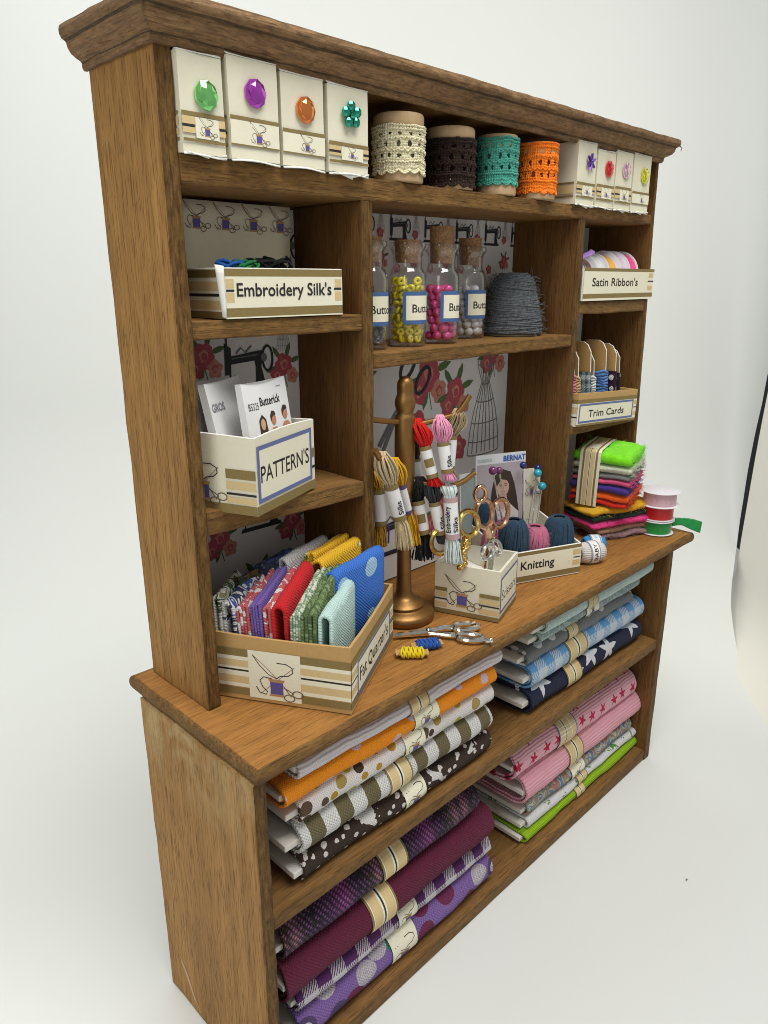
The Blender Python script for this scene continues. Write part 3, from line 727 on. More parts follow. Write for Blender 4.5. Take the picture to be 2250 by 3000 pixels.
# ------------------------------------------------------------------ open card boxes
def open_box(b, w_, d, h, t=.035, hb=None, sag=None):
    """Open card box with its near-left bottom corner at 0,0,0."""
    hb = hb or h
    top = lambda x, y: h + (hb-h)*(y/d) + (sag(x, y) if sag else 0)
    def panel(p0, p1, q0, q1, n=10):
        def fo(u, v): p = Vector(p0).lerp(Vector(p1), u); return Vector((p.x, p.y, top(p.x, p.y)*v + .006*N3((p.x*2, p.y*2, v))*0))
        def fi(u, v): p = Vector(q0).lerp(Vector(q1), u); return Vector((p.x, p.y, t + (top(p.x, p.y)-t)*v))
        b.grid(fo, n, 4, 0); b.grid(fi, n, 4, 1)
        b.grid(lambda u, v: fo(u, 1).lerp(fi(u, 1), v) + Vector((0, 0, .008*sin(PI*v))), n, 2, 2)
    O = [(0, 0), (w_, 0), (w_, d), (0, d)]; I = [(t, t), (w_-t, t), (w_-t, d-t), (t, d-t)]
    for i in range(4): panel(O[i], O[(i+1) % 4], I[i], I[(i+1) % 4])
    b.add([(0,0,0),(w_,0,0),(w_,d,0),(0,d,0)], [(3,2,1,0)], 2); b.add([(t,t,t),(w_-t,t,t),(w_-t,d-t,t),(t,d-t,t)], [(0,1,2,3)], 1)
    return b
def bands(P, L, H, spec, u0=0, n=8):
    for z0, z1, m in spec: P.rect(u0, z0*H, L, z1*H, m, n)
FULL = [(.0, .14, p_ol), (.18, .36, p_tan), (.44, .50, p_ink), (.56, .74, p_tan), (.82, .97, p_ol)]
def front(h=.004): return plane((0, -h, 0), (1, 0, 0), (0, 0, 1))
def left(d): return plane((-.003, d, 0), (0, -1, 0), (0, 0, 1))     # runs from the back to the near corner

# embroidery tray with tall back card
t = thing('embroidery_tray', 'cream card tray lettered Embroidery Silk\'s with a tall back card', 'tray', (.75, -1.75, 12.215), 0)
b = open_box(MB(), 2.12, 1.3, .66); b.build('tray', [card, card_in, torn], t, smooth='auto')
bk = MB(); bk.grid(lambda u, v: (2.02*u + .02, 1.235 - .10*v + .02*sin(3*u), .05 + 1.56*v), 8, 8); o = bk.build('back_card', card, t, smooth=True); m_ = o.modifiers.new('t', 'SOLIDIFY'); m_.thickness = .03
P = Print(lambda a, c, h=0: Vector((a + .02, 1.235 - .10*c/1.56 + .02*sin(3*a/2.02) - h - .034, .05 + c)))
for i in range(4): motif(P, .32 + i*.50, 1.17, .37)
P.done('printed_motifs', o)
P = Print(front()); P.rect(.01, .0, 2.12, .66, p_label); P.rect(.01, .02, 2.12, .14, p_ol); P.rect(.01, .555, 2.12, .655, p_ol)
for u0, u1 in ((.02, .15), (1.97, 2.1)): P.rect(u0, .21, u1, .34, p_tan); P.rect(u0, .40, u1, .52, p_tan)
P.rect(.02, .355, .15, .385, p_ink); P.rect(1.95, .365, 2.1, .395, p_ink)
P.text("Embroidery Silk's", .19, .29, .25, p_ink, 1.70, bold=.008); P.done('front_label', t)
P = Print(left(1.3)); P.rect(0, 0, 1.3, .66, p_label); bands(P, 1.3, .66, FULL); P.done('printed_side', t)
fl = MB(); fl.grid(lambda u, v: (-.0 - .11*u*(.35+.65*v) + .0, -.02 + .05*u - .02*sin(PI*u), .005 + .68*v + .02*u), 4, 6)
o = fl.build('corner_flap', torn, t, smooth=True); m_ = o.modifiers.new('t', 'SOLIDIFY'); m_.thickness = .015
def skein_heap(x, y, z, m, label, sd, r=.16):
    b = MB(); q = random.Random(sd)
    for k in range(26):
        a0 = q.uniform(0, 6); rr = r*q.uniform(.5, 1); c = Vector((q.uniform(-.12, .12), q.uniform(-.06, .06), q.uniform(0, .06)))
        b.tube([c + Vector((rr*1.5*cos(a0+i*.5), rr*.7*sin(a0+i*.5)+q.uniform(-.02, .02), .10 + rr*.9*sin(a0*2+i*.5+k))) for i in range(9)], .024, 4)
    return tag(b.build('embroidery_skein', m, loc=(x, y, z), smooth=True), label, 'embroidery skein', 'skeins lying in the embroidery tray')
y_blue = yarn_mat('blue floss', (.02, .12, .42)); y_green = yarn_mat('green floss', (.02, .22, .06)); y_black = yarn_mat('black floss', (.010, .010, .012))
skein_heap(1.18, -1.30, 12.74, y_blue, 'blue embroidery skein peeping out at the left of the tray', 1, .12)
skein_heap(1.50, -1.28, 12.73, y_green, 'green embroidery skein between the blue and black skeins', 2, .12)
skein_heap(1.88, -1.22, 12.72, y_black, 'fluffy black embroidery skein in the embroidery tray', 3, .22)

# pattern box with paper envelopes
PB = Vector((.72, -2.28, 9.515)); pr_ = R(22)
t = thing('pattern_box', 'cream card box lettered PATTERN\'S holding paper envelopes', 'box', PB, pr_)
open_box(MB(), 1.72, 1.5, 1.12, sag=lambda x, y: .03*sin(x*2+y)).build('box', [card, card_in, torn], t, smooth='auto')
P = Print(front()); P.rect(0, 0, 1.72, .14, p_ol); P.rect(1.6, .34, 1.72, .38, p_ink); P.rect(1.6, .52, 1.72, .66, p_ol)
P.rect(.04, .17, 1.62, 1.0, p_label); P.frame(.04, .17, 1.62, 1.0, .065, p_blue); P.text("PATTERN'S", .12, .46, .34, p_ink, 1.40, bold=.006); P.done('front_label', t)
P = Print(left(1.5)); P.rect(0, 0, 1.5, .14, p_ol); P.rect(1.0, .52, 1.5, .66, p_ol); P.rect(1.0, .36, 1.5, .48, p_tan); P.rect(1.0, .28, 1.5, .315, p_ink); P.rect(1.0, .16, 1.5, .25, p_tan)
motif(P, .60, .16, .62); P.done('printed_side', t)
env = paint('envelope paper', (.82, .82, .82), .7, var=.03); hair = paint('printed dark hair', (.05, .03, .02), .7); skin = paint('printed skin', (.50, .24, .14), .7); skin2 = paint('printed pale skin', (.62, .40, .25), .7)
navyp = paint('dark printed envelope', (.05, .06, .08), .6, var=.5, scale=3)
def box_pt(o, a, u, v): return (o[0] + u*cos(a) - v*sin(a), o[1] + u*sin(a) + v*cos(a))
def envelope(u, v, z, w_, h, lean, turn, m, label, art=None, rx=0):
    x, y = box_pt(PB, pr_, u, v)
    t = thing('pattern_envelope', label, 'paper envelope', (x, y, z), pr_ + turn, 'sewing pattern envelopes in the pattern box', rx=lean)
    b = MB(); b.grid(lambda a, c: (w_*a, .0 + .03*sin(PI*a)*c - .02*sin(PI*c), h*c - .015*sin(PI*a)), 8, 8); b.grid(lambda a, c: (w_*a, .10 + .02*sin(PI*a), h*.985*c), 4, 4)
    b.grid(lambda a, c: (0 + .005*c, .10*a - .02*sin(PI*c)*(1-a), h*c), 2, 8); b.grid(lambda a, c: (w_, .10*a, h*c), 2, 8); b.grid(lambda a, c: (w_*a, .10*c, h*(1-.015*c)-.015*sin(PI*a)), 8, 2)
    b.build('envelope', m, t, smooth='auto')
    if art:
        P = Print(lambda a, c, e=0: Vector((a, .03*sin(PI*a/w_)*c/h - .02*sin(PI*c/h) - e, c - .015*sin(PI*a/w_)))); art(P, w_, h); P.done('printed_cover', t)
    return t
def art1(P, w_, h):
    P.text('B5325', .10, h-.40, .15, p_ink, .27); P.text('Butterick', .41, h-.36, .18, p_ink, .50, bold=.006); P.stroke([(w_-.25, h-.12), (w_-.14, h-.12)], .012, p_grey)
    for k, (u, s_m) in enumerate(((.40, skin2), (.68, skin), (.98, skin))):
        z = h - .60 + k*.04
        if k == 0: P.poly([(u-.11, z-.30), (u-.09, z+.04), (u, z+.12), (u+.09, z+.04), (u+.12, z-.28)], hair)
        P.poly([(u-.13, z-.55), (u-.12, z-.22), (u-.05, z-.15), (u+.05, z-.15), (u+.12, z-.24), (u+.14, z-.55)], s_m)
        P.ell((u, z-.03), .06, .085, s_m)
        if k: P.poly([(u-.07, z-.06), (u-.075, z+.04), (u-.03, z+.10), (u+.04, z+.09), (u+.06, z+.03), (u+.0, z+.02), (u-.04, z-.0)], hair)
        if k == 0: P.rect(u-.12, z-.55, u+.13, z-.36, p_white); P.stroke([(u-.1, z-.42), (u+.1, z-.4)], .02, p_grey)
def art2(P, w_, h): P.text('GROS', .06, h-.42, .16, p_grey, .42, bold=.015)
def art3(P, w_, h):
    P.rect(0, 0, w_, h*.72, navyp); P.text('Butterick', .06, h-.42, .15, p_ink, .44); P.ell((.3, .5), .2, .35, paint('printed green coat', (.05, .10, .09), .7)); P.ell((.75, .35), .3, .16, paint('printed brown coat', (.18, .12, .05), .7))
envelope(.42, .25, 9.60, 1.12, 1.72, R(-7), R(-3), env, 'white pattern envelope printed with three small figures, nearest', art1)
envelope(.12, .52, 9.60, 1.15, 1.76, R(-10), R(9), env, 'white pattern envelope with grey lettering behind the front envelope', art2)
envelope(-.0+.06, .76, 9.60, 1.05, 1.74, R(-12), R(18), env, 'plain white pattern envelope third from the front')
envelope(.02, 1.12, 9.60, 1.2, 1.72, R(-5), R(-4), env, 'pattern envelope with a dark cover at the back of the box', art3)

# fat quarters box with folded cloth
FB = Vector((1.47, -3.36, 6.435)); fa = R(30); FW, FD, FH = 2.5, 2.35, 1.12
t = thing('fabric_box', 'tan kraft card box lettered Fat Quarter\'s full of folded fabric', 'box', FB, fa)
open_box(MB(), FW, FD, FH, .045, sag=lambda x, y: -.05*sin(PI*min(1, x/FW))*(y < .1) - .03*sin(PI*y/FD)*(x < .1)).build('box', [kraft, kraft, kraft], t, smooth='auto')
spec = [(.07, .18, p_ol), (.20, .26, p_label), (.26, .38, p_tan), (.38, .47, p_label), (.46, .49, p_ink), (.49, .53, p_label), (.53, .64, p_tan), (.64, .70, p_label), (.70, .82, p_ol)]
P = Print(left(FD)); bands(P, FD, FH*.95, spec)
P.rect(FD-1.66, .06, FD-.80, .88, p_label); motif(P, FD-1.20, .13, .66); P.done('printed_side', t)
P = Print(front()); bands(P, FW, FH*.95, spec); P.rect(.30, .16, 2.25, .74, p_label); P.frame(.30, .16, 2.25, .74, .05, p_blue)
P.text("Fat Quarter's", .42, .34, .33, p_ink, 1.68, bold=.01); P.rect(2.25, .44, 2.5, .48, p_ink); P.done('front_label', t)
def folded(u, v, w_, th, h, m, label, sd, ang=0, lean=0, tilt=0, wide=None, z=6.49, layers=2):
    """A piece of cloth folded double with its rounded fold upwards."""
    x, y = box_pt(FB, fa, u, v)
    b = MB(); NU = 16; thk = th/(layers*2+.2)
    prof = []
    for l in range(layers):
        o0 = -th/2 + th*l/layers; r = th/layers/2; c = o0 + r; hh = h - .04*l
        prof += [(o0+.01, .0), (o0+.008, (hh-r)*.5), (o0+.004, hh-r)] + [(c - (r-.004)*cos(a), hh-r+r*sin(a)) for a in [PI*i/6 for i in range(1, 6)]] + [(o0+2*r-.004, hh-r), (o0+2*r-.008, (hh-r)*.5), (o0+2*r-.01, .0)]
    L = [0]
    for i in range(1, len(prof)): L.append(L[-1] + math.dist(prof[i], prof[i-1]))
    n = len(prof)-1
    def f(a, c):
        k = min(int(c*n+1e-6), n-1); q = c*n-k; p = (prof[k][0]*(1-q)+prof[k+1][0]*q, prof[k][1]*(1-q)+prof[k+1][1]*q)
        X = w_*(a-.0); w1 = .035*N3((a*2.2+sd*3, p[1]*1.3, sd)); hz = tilt*a + .04*N3((a*2.5, sd*5.1, p[0]*4))
        return (X + .02*N3((sd, p[1]*3, p[0]*9)), p[0]*(1 + .18*N3((a*3, sd, 2))) + w1 + lean*p[1], p[1]*(1+hz/h))
    b.grid(f, NU, n, uvf=lambda a, c: (a*w_, L[min(int(c*n+1e-6), n)]))
    o = b.build('folded_fabric', m, loc=(x, y, z), rot=(0, 0, fa + ang), smooth=True)
    so = o.modifiers.new('cloth', 'SOLIDIFY'); so.thickness = min(.055, thk*.8)
    return tag(o, label, 'folded fabric', 'folded fat quarters standing in the fabric box')
W_ = (.72, .72, .70)
f_blue = fabric('blue dotted cotton', spots((.04, .17, .62), [(.36, .56, .74)], 1.45, .23, .5), .055, gap=.35)
f_mint = fabric('mint cotton', solid((.52, .72, .68)), .05)
f_green = fabric('green leafy cotton', floral([(.11, .17, .06), (.16, .25, .09), (.08, .13, .05), (.20, .30, .14)], 4), .055)
f_lgreen = fabric('pale green leafy cotton', floral([(.30, .40, .22), (.55, .62, .48), (.20, .32, .20), (.62, .66, .55)], 5), .055)
f_red = fabric('red cotton', solid((.55, .008, .012)), .055)
f_purp = fabric('purple cotton', solid((.17, .10, .38)), .05)
f_wred = fabric('white cotton with red stitches', stars((.74, .66, .64), (.52, .10, .11), 4.2, .16, .6, 4, .5), .05)
f_nflo = fabric('white cotton with navy flowers', floral([(.70, .70, .71), (.72, .72, .72), (.03, .05, .12), (.70, .71, .72), (.05, .10, .35), (.72, .72, .71)], 3.2), .05)
f_wgr = fabric('white cotton with green leaves', floral([(.62, .64, .58), (.66, .67, .62), (.07, .12, .05), (.64, .65, .6), (.25, .25, .10)], 2.6, 1.6), .05)
f_navy = fabric('navy flowered cotton', floral([(.03, .05, .16), (.05, .08, .25), (.02, .025, .06), (.10, .12, .25)], 4), .05)
f_white = fabric('white linen', solid((.70, .70, .72)), .05)
f_yel = fabric('yellow flowered cotton', over(solid((.75, .43, .012)), floral([(.72, .62, .28), (.20, .26, .05), (.75, .68, .42)], 3), 1.3, .62), .055)
f_dk = fabric('dark leafy cotton', floral([(.02, .025, .02), (.05, .04, .02), (.12, .09, .02), (.03, .05, .03)], 5), .05)
def wf(x, y): dx, dy = x-FB.x, y-FB.y; return dx*cos(fa)+dy*sin(fa), -dx*sin(fa)+dy*cos(fa)
folded(*wf(2.03, -2.27), 1.22, .26, 1.78, f_blue, 'bright blue folded fabric with pale dots, nearest the corner', 1, ang=R(6)-fa, tilt=.14, layers=1)
folded(.10, .42, 1.15, .24, 1.50, f_mint, 'plain pale mint folded fabric beside the blue one', 2, tilt=.12, layers=1)
folded(.08, .68, 1.25, .26, 1.50, f_green, 'dark green leafy folded fabric beside the mint one', 3, tilt=.34)
folded(.10, .90, 1.2, .18, 1.46, f_lgreen, 'pale green leafy folded fabric between the dark green and red', 4, tilt=.30)
folded(.12, 1.13, 1.2, .26, 1.56, f_red, 'plain bright red folded fabric', 5, tilt=.28, lean=.03, layers=1)
folded(.14, 1.32, 1.1, .13, 1.50, f_wred, 'white folded fabric with red stitches between the red and purple', 6, tilt=.24, lean=.04, layers=1)
folded(.12, 1.48, 1.1, .19, 1.56, f_purp, 'plain purple folded fabric', 7, tilt=.20, lean=.05)
folded(.12, 1.69, 1.1, .22, 1.50, f_wred, 'white folded fabric with red stitches left of the purple', 8, tilt=.18, lean=.06)
folded(.10, 1.92, 1.0, .24, 1.52, f_nflo, 'white folded fabric with navy flowers near the upright', 9, tilt=.14, lean=.06, layers=1)
folded(.08, 2.13, .8, .16, 1.62, f_wgr, 'white folded fabric with green leaves, farthest left', 10, tilt=.1, lean=.04, layers=1)
folded(*wf(2.15, -1.80), 1.20, .28, 1.84, f_yel, 'yellow flowered folded fabric behind the blue one', 11, ang=R(14)-fa, tilt=.06, layers=1)
folded(*wf(2.25, -1.50), 1.05, .24, 1.86, f_yel, 'yellow flowered folded fabric at the back right of the box', 12, ang=R(14)-fa, tilt=.06)
folded(*wf(1.85, -1.30), 1.15, .22, 1.82, f_white, 'plain white folded fabric behind the yellow ones', 13, ang=R(14)-fa, tilt=.08, layers=1)
folded(*wf(1.45, -1.18), .75, .24, 1.78, f_navy, 'navy flowered folded fabric at the back of the box', 14, ang=R(14)-fa, tilt=.06)
folded(*wf(.95, -1.22), .5, .16, 1.72, f_dk, 'very dark leafy folded fabric at the back of the box', 15, ang=R(14)-fa)

# ------------------------------------------------------------------ corked glass jars of beads
s_ = SH('clear jar glass', .02)
nt = s_.nt; out = nt.nodes['Material Output']; gl = s_.n('BsdfGlossy'); gl.inputs['Roughness'].default_value = .03
tr = s_.n('BsdfTransparent'); tr.inputs[0].default_value = (.99, .993, .992, 1); fz = s_.n('LayerWeight'); fz.inputs[0].default_value = .5
mx = s_.n('MixShader'); nt.links.new(s_.m('MULTIPLY_ADD', s_.m('POWER', fz.outputs[1], 2.6), .9, .05, clamp=True), mx.inputs[0]); nt.links.new(tr.outputs[0], mx.inputs[1]); nt.links.new(gl.outputs[0], mx.inputs[2]); nt.links.new(mx.outputs[0], out.inputs[0])
glass = s_.mat
s_ = SH('cork', .85); o_ = s_.obj(); v_ = s_.voro(o_, 16); n_ = s_.noise(o_, 30, 4)
s_.col(s_.mix(s_.m('MULTIPLY_ADD', n_, 2.4, -.8, clamp=True), (.42, .24, .11), (.17, .08, .03))); s_.bump(s_.m('ADD', n_, v_.outputs['Distance']), .02, .6); cork_m = s_.mat
def bead_mat(name, c, rough=.22, pearl=0):
    s = SH(name, rough, pearl, .5); s.col(c); s.b.inputs['Coat Weight'].default_value = .6
    s.b.inputs['Subsurface Weight'].default_value = .25; s.b.inputs['Subsurface Radius'].default_value = (.05, .05, .05); return s.mat
def ring_bead(r, hole):
    b = MB(); b.torus((0, 0, 0), r*.62, r*.42, 14, 8) if hole else b.sphere((0, 0, 0), r, 12, 8); return b
ZM = 11.57
def jar(x, y, bm, bead_r, hole, n_layers, label, blabel, bgroup, txt, face, cork_up=.12, sd=0, lab=(-.62, .55), cap=True, vis=None, dz=0):
    t = thing('corked_jar', label, 'jar', (x, y, ZM), 0, 'corked glass jars of beads')
    r = .345; T = .022
    o_ = [(0, .0), (r*.8, .0), (r*.95, .02), (r, .07), (r, 1.12), (r*.985, 1.20), (r*.93, 1.27), (r*.86, 1.32), (r*.78, 1.36), (r*.75, 1.40), (r*.75, 1.56), (r*.79, 1.62), (r*.90, 1.68), (r*.97, 1.73), (r*.95, 1.78), (r*.72, 1.80)]
    i_ = [(max(0, a-T), b_ + (.03 if k < 2 else 0)) for k, (a, b_) in enumerate(o_)][:-2]
    MB().lathe([(.001, 0)] + o_[1:] + [(r*.70, 1.79)] + i_[::-1][1:-1] + [(.001, .03)], 44).build('glass', glass, t, smooth='auto')
    ck = MB(); z0 = 1.45; z1 = 1.80 + cork_up
    ck.grid(lambda u, v: ((r*(.61+.07*v) + .012*N3((cos(6.28*u)*3, sin(6.28*u)*3, v*5+sd)))*cos(6.283*u), (r*(.61+.07*v) + .012*N3((cos(6.28*u)*3, sin(6.28*u)*3, v*5+sd)))*sin(6.283*u), z0+(z1-z0)*v), 26, 8, closeu=True)
    m = len(ck.v); ck.f.append(list(range(m-26, m))); ck.m.append(0); ck.f.append(list(range(25, -1, -1))); ck.m.append(0); ck.build('cork', cork_m, t, smooth='auto')
    # paper label wrapped on the glass; its middle faces `face`
    rr = r + .006
    def cyl(a, c, h=0): an = face + a/rr; return Vector(((rr+h)*cos(an), (rr+h)*sin(an), c))
    P = Print(cyl, h=.0); P.rect(-.36, .40, .40, .96, p_jar, 14); P.rect(-.30, .47, .34, .89, p_label, 12)
    P.text(txt, -.19, .60, .20, p_ink, .62, bold=.006); P.done('label', t)
    bm_ = ring_bead(bead_r, hole)
    proto = None; q = random.Random(sd); k_ = 0
    for L in range(n_layers):
        R0 = r - T - bead_r*1.12; nn = int(2*PI*R0/(bead_r*2.02))
        pos = [(R0*cos(2*PI*k/nn + L*.6), R0*sin(2*PI*k/nn + L*.6)) for k in range(nn)]
        pos += [(R0*.45*cos(2*PI*k/4+L), R0*.45*sin(2*PI*k/4+L)) for k in range(4)]
        if L == n_layers-1: pos = [p for k, p in enumerate(pos) if (k*7+sd) % 10 < 7] 
        for px, py in pos:
            if vis is not None and (px*cos(vis) + py*sin(vis)) < -.04: continue
            z = .05 + bead_r + L*bead_r*1.6 + q.uniform(0, .02)
            loc = (x+px, y+py, ZM+z+dz); rot = (q.uniform(0, 3), q.uniform(0, 3), q.uniform(0, 3))
            if proto is None: o = bm_.build('bead', bm, smooth=True); tag(o, blabel, 'bead', bgroup); proto = o
            else: o = proto.copy(); COL.objects.link(o)
            o.location = loc; o.rotation_euler = rot
    return t
FACE = R(-97)
jar(4.12, -1.03, bead_mat('grey bead', (.10, .11, .12)), .085, True, 6, 'glass jar of dark grey beads half hidden behind the left divider', 'small dark grey bead inside the leftmost corked jar', 'grey beads in the leftmost jar', 'Buttons', FACE, .05, 1, vis=R(-110))
jar(5.05, -1.08, bead_mat('yellow bead', (.88, .76, .02)), .078, True, 9, 'corked glass jar of bright yellow beads', 'small bright yellow ring bead inside the yellow bead jar', 'yellow beads in the jar', 'Buttons', FACE + .12, .03, 2, vis=R(-120))
jar(6.03, -1.04, bead_mat('pink pearl bead', (.88, .10, .36), .12, .25), .088, False, 7, 'corked glass jar of shiny pink beads with the tallest cork', 'shiny pink pearl bead inside the pink bead jar', 'pink beads in the jar', 'Buttons', FACE + .28, .30, 3, vis=R(-120))
jar(7.40, -.62, bead_mat('white bead', (.80, .80, .82), .3), .086, False, 7, 'corked glass jar of cloudy white beads beside the grey yarn cone', 'cloudy white bead inside the white bead jar', 'white beads in the jar', 'Buttons', FACE + .05, .16, 4, vis=R(-120))

# ------------------------------------------------------------------ grey yarn cone
def fuzz(b, n, fpos, L, r, sd, mat=0):
    q = random.Random(sd)
    for _ in range(n):
        p, nr = fpos(q); p = Vector(p); nr = Vector(nr).normalized(); d = (nr + Vector((q.uniform(-1, 1), q.uniform(-1, 1), q.uniform(-1, 1)))*.9).normalized(); l = L*q.uniform(.4, 1.3); tw = Vector((q.uniform(-1, 1), q.uniform(-1, 1), q.uniform(-1, 1)))*l*.5
        b.tube([p - nr*.01, p + d*l*.5 + tw*.25, p + d*l + tw], r, 3, mat, cap=False)
t = thing('yarn_cone', 'grey yarn wound on a cone at the right of the jars', 'yarn cone', (8.78, -.74, ZM))
yg = yarn_mat('grey wool', (.105, .115, .125), var=.8)
b = MB(); b.lathe([(.58, .02), (.63, .06), (.62, .3), (.56, .7), (.42, 1.05), (.32, 1.2), (.22, 1.27), (.15, 1.29), (.05, 1.29)], 40)
q = random.Random(3); pts = []
for layer in range(2):
    pts = []
    for i in range(62*26):
        a = 2*PI*i/26; f = i/(62*26); v = (f*7 % 1) if layer else f; v = 1-abs(2*v-1) if layer else v
        rr = .64*(1-v) + .38*v + .012*sin(v*PI) + .02*layer - .12*max(0, (v-.84)/.16)**2 + .03*N3((a*.16, v*3, 8))
        pts.append(((rr + .015*N3((a*.5, f*40, layer)))*cos(a), (rr + .015*N3((a*.5, f*40, layer)))*sin(a), .06 + 1.22*v + .03*N3((a*.4, f*60, 5))))
    b.tube(pts, .026, 5)
b.build('wool', yg, t, smooth=True)
b = MB()
def fp(q): a = q.uniform(0, 6.28); v = q.random(); rr = .64*(1-v)+.36*v+.03; return (rr*cos(a), rr*sin(a), .06+1.22*v), (cos(a), sin(a), .3)
fuzz(b, 900, fp, .13, .0042, 5); o = b.build('loose_fibre', yg, t); o['kind'] = 'stuff'
MB().lathe([(.62, 0), (.64, .02), (.60, .05)], 32).build('cone_base', paint('cone card base', (.30, .27, .20), .8), t)

# ------------------------------------------------------------------ gold thread stand with hanging skeins
s_ = SH('painted gold', .42, .8, .5); o_ = s_.obj(); s_.col(s_.mix(s_.noise(o_, 5, 4), (.21, .105, .030), (.33, .18, .058))); s_.bump(s_.noise(o_, 30, 3), .008, .25); gold_p = s_.mat
SX, SY = 4.52, -1.55
t = thing('thread_stand', 'gold turned stand with hooked arms for skeins', 'stand', (SX, SY, ZW+.01))
MB().lathe([(.57, 0), (.60, .05), (.60, .12), (.55, .19), (.44, .225), (.40, .25), (.40, .31), (.34, .37), (.235, .41), (.185, .46), (.165, .5), (.15, .56), (.14, .8), (.135, 1.4), (.135, 2.0), (.14, 2.55), (.165, 2.60), (.18, 2.75), (.19, 3.4), (.185, 3.92), (.172, 3.97), (.15, 4.0), (.145, 4.03), (.165, 4.08), (.185, 4.15), (.188, 4.22), (.17, 4.30), (.148, 4.35), (.148, 4.42), (.15, 4.5), (.14, 4.57), (.105, 4.63), (.05, 4.665), (.01, 4.67)], 48).build('post', gold_p, t, smooth='auto')
zb = ZW+.01
def arm(pts, r=.05):
    P_ = [Vector(p) - Vector((SX, SY, zb)) for p in pts]
    Q = []
    for i in range(len(P_)-1):
        for k in range(4): Q.append(P_[i].lerp(P_[i+1], k/4))
    Q.append(P_[-1])
    for _ in range(2): Q = [Q[0]] + [(Q[i-1]+Q[i]*2+Q[i+1])/4 for i in range(1, len(Q)-1)] + [Q[-1]]
    MB().tube(Q, r, 12).build('arm', gold_p, t, smooth='auto')
arm([(SX, SY, 10.2), (4.78, -1.81, 10.26), (4.98, -2.01, 10.34), (5.15, -2.18, 10.40), (5.24, -2.27, 10.52), (5.34, -2.37, 10.76)])
arm([(SX, SY, 10.27), (4.1, -1.5, 10.34), (3.72, -1.46, 10.42), (3.64, -1.45, 10.6)])
arm([(SX, SY, 9.20), (4.76, -1.79, 9.14), (5.04, -2.07, 9.07), (5.19, -2.22, 9.09), (5.31, -2.34, 9.18), (5.44, -2.47, 9.34)])
arm([(SX, SY, 9.42), (4.05, -1.80, 9.53), (3.75, -1.86, 9.66), (3.55, -1.89, 9.80), (3.40, -1.92, 10.0)], .055)
arm([(SX, SY, 9.50), (4.1, -1.42, 9.40), (3.85, -1.40, 9.45), (3.8, -1.4, 9.6)])
arm([(SX, SY, 10.2), (4.85, -1.35, 10.22), (5.0, -1.25, 10.4)])
floss = lambda n, c: yarn_mat(n + ' floss', c, .6, .18)
def skein(path, m, label, sd, loop=.16, band=(.32, .74), txt=None, bw=.10, tail=.14, m2=None, bandcol=None):
    """Loop over the arm, paper band, loose tail. path: world points from the arm downwards."""
    P_ = [Vector(p) for p in path]; o0 = P_[0].copy()
    t = thing('hanging_skein', label, 'embroidery skein', o0, 0, 'embroidery skeins hanging on the gold stand')
    P_ = [p-o0 for p in P_]; L = [0]
    for i in range(1, len(P_)): L.append(L[-1]+(P_[i]-P_[i-1]).length)
    def at(s):
        s = max(0, min(1, s))*L[-1]
        for i in range(1, len(P_)):
            if s <= L[i]+1e-9: return P_[i-1].lerp(P_[i], (s-L[i-1])/(L[i]-L[i-1]))
        return P_[-1]
    q = random.Random(sd); b = MB(); side = Vector((.707, -.707, 0)); fwd = Vector((-.707, -.707, 0))
    N_ = 60
    for k in range(N_):
        a = 2*PI*k/N_ + q.uniform(-.3, .3); rr = q.uniform(.45, 1); pts = []
        for i in range(19):
            s = i/18*(1 + q.uniform(-.0, .03))
            if s < band[0]: e = loop*(.35+.65*sin(PI*min(1, s/band[0]*.85+.12)))
            elif s < band[1]: e = bw*.86
            else: e = bw*.8 + (tail-bw*.8)*((s-band[1])/(1-band[1]))**.7
            w1 = .016*N3((s*7+k*3, sd, 1)) + (.05*N3((k*5.1, s*2, sd)) if s > band[1] or s < band[0] else 0)
            pts.append(at(s) + side*(e*rr*cos(a)+w1) + fwd*(e*rr*sin(a)*.7+w1))
        if k % 2 == 0:
            pts = [at(0) + Vector((0, 0, .055)) + side*(loop*.3*rr*cos(a)) - fwd*(.08)] + [at(0) + Vector((0, 0, .075)) + side*(loop*.35*rr*cos(a))] + pts
        b.tube(pts, .0135, 4)
    b.build('floss', m, t, smooth=True)
    if m2:
        b = MB()
        for k in range(8): b.tube([at(band[1]-.02+ i*.05) + side*(.06+.015*k*cos(k)) + fwd*.04*sin(k*2.) for i in range(6)], .02, 4)
        b.build('second_colour_floss', m2, t, smooth=True)
    c0, c1 = at(band[0]), at(band[1]); ax = (c1-c0); H = ax.length; ax.normalize(); s1 = (side - ax*side.dot(ax)).normalized(); f1 = s1.cross(ax)
    if f1.dot(fwd) < 0: f1 = -f1
    def cyl(a, c, h=0): an = a/bw; return c0 + ax*(H-c) + s1*((bw+.008+h)*sin(an)) + f1*((bw+.008+h)*cos(an)*.8)
    P = Print(cyl, h=.0); P.rect(-PI*bw, 0, PI*bw, H, p_white, 40, k=3)
    c_ = bandcol or p_ol
    P.h += .002; P.rect(-PI*bw, 0, PI*bw, H*.13, c_, 40); P.rect(-PI*bw, H*.88, PI*bw, H, c_, 40); P.h += .001
    if txt == 'box': P.rect(-.08, H*.36, .09, H*.62, p_ol, 5)
    elif txt:
        P.h = .014
        for l_, tx in enumerate(txt): P.text(tx, .02 + .13*l_ - .05, H*.14 + .03, .12, p_ink, H*(.62 if len(tx) > 6 else .36), ang=PI/2, bold=.005)
    P.done('paper_band', t); return t
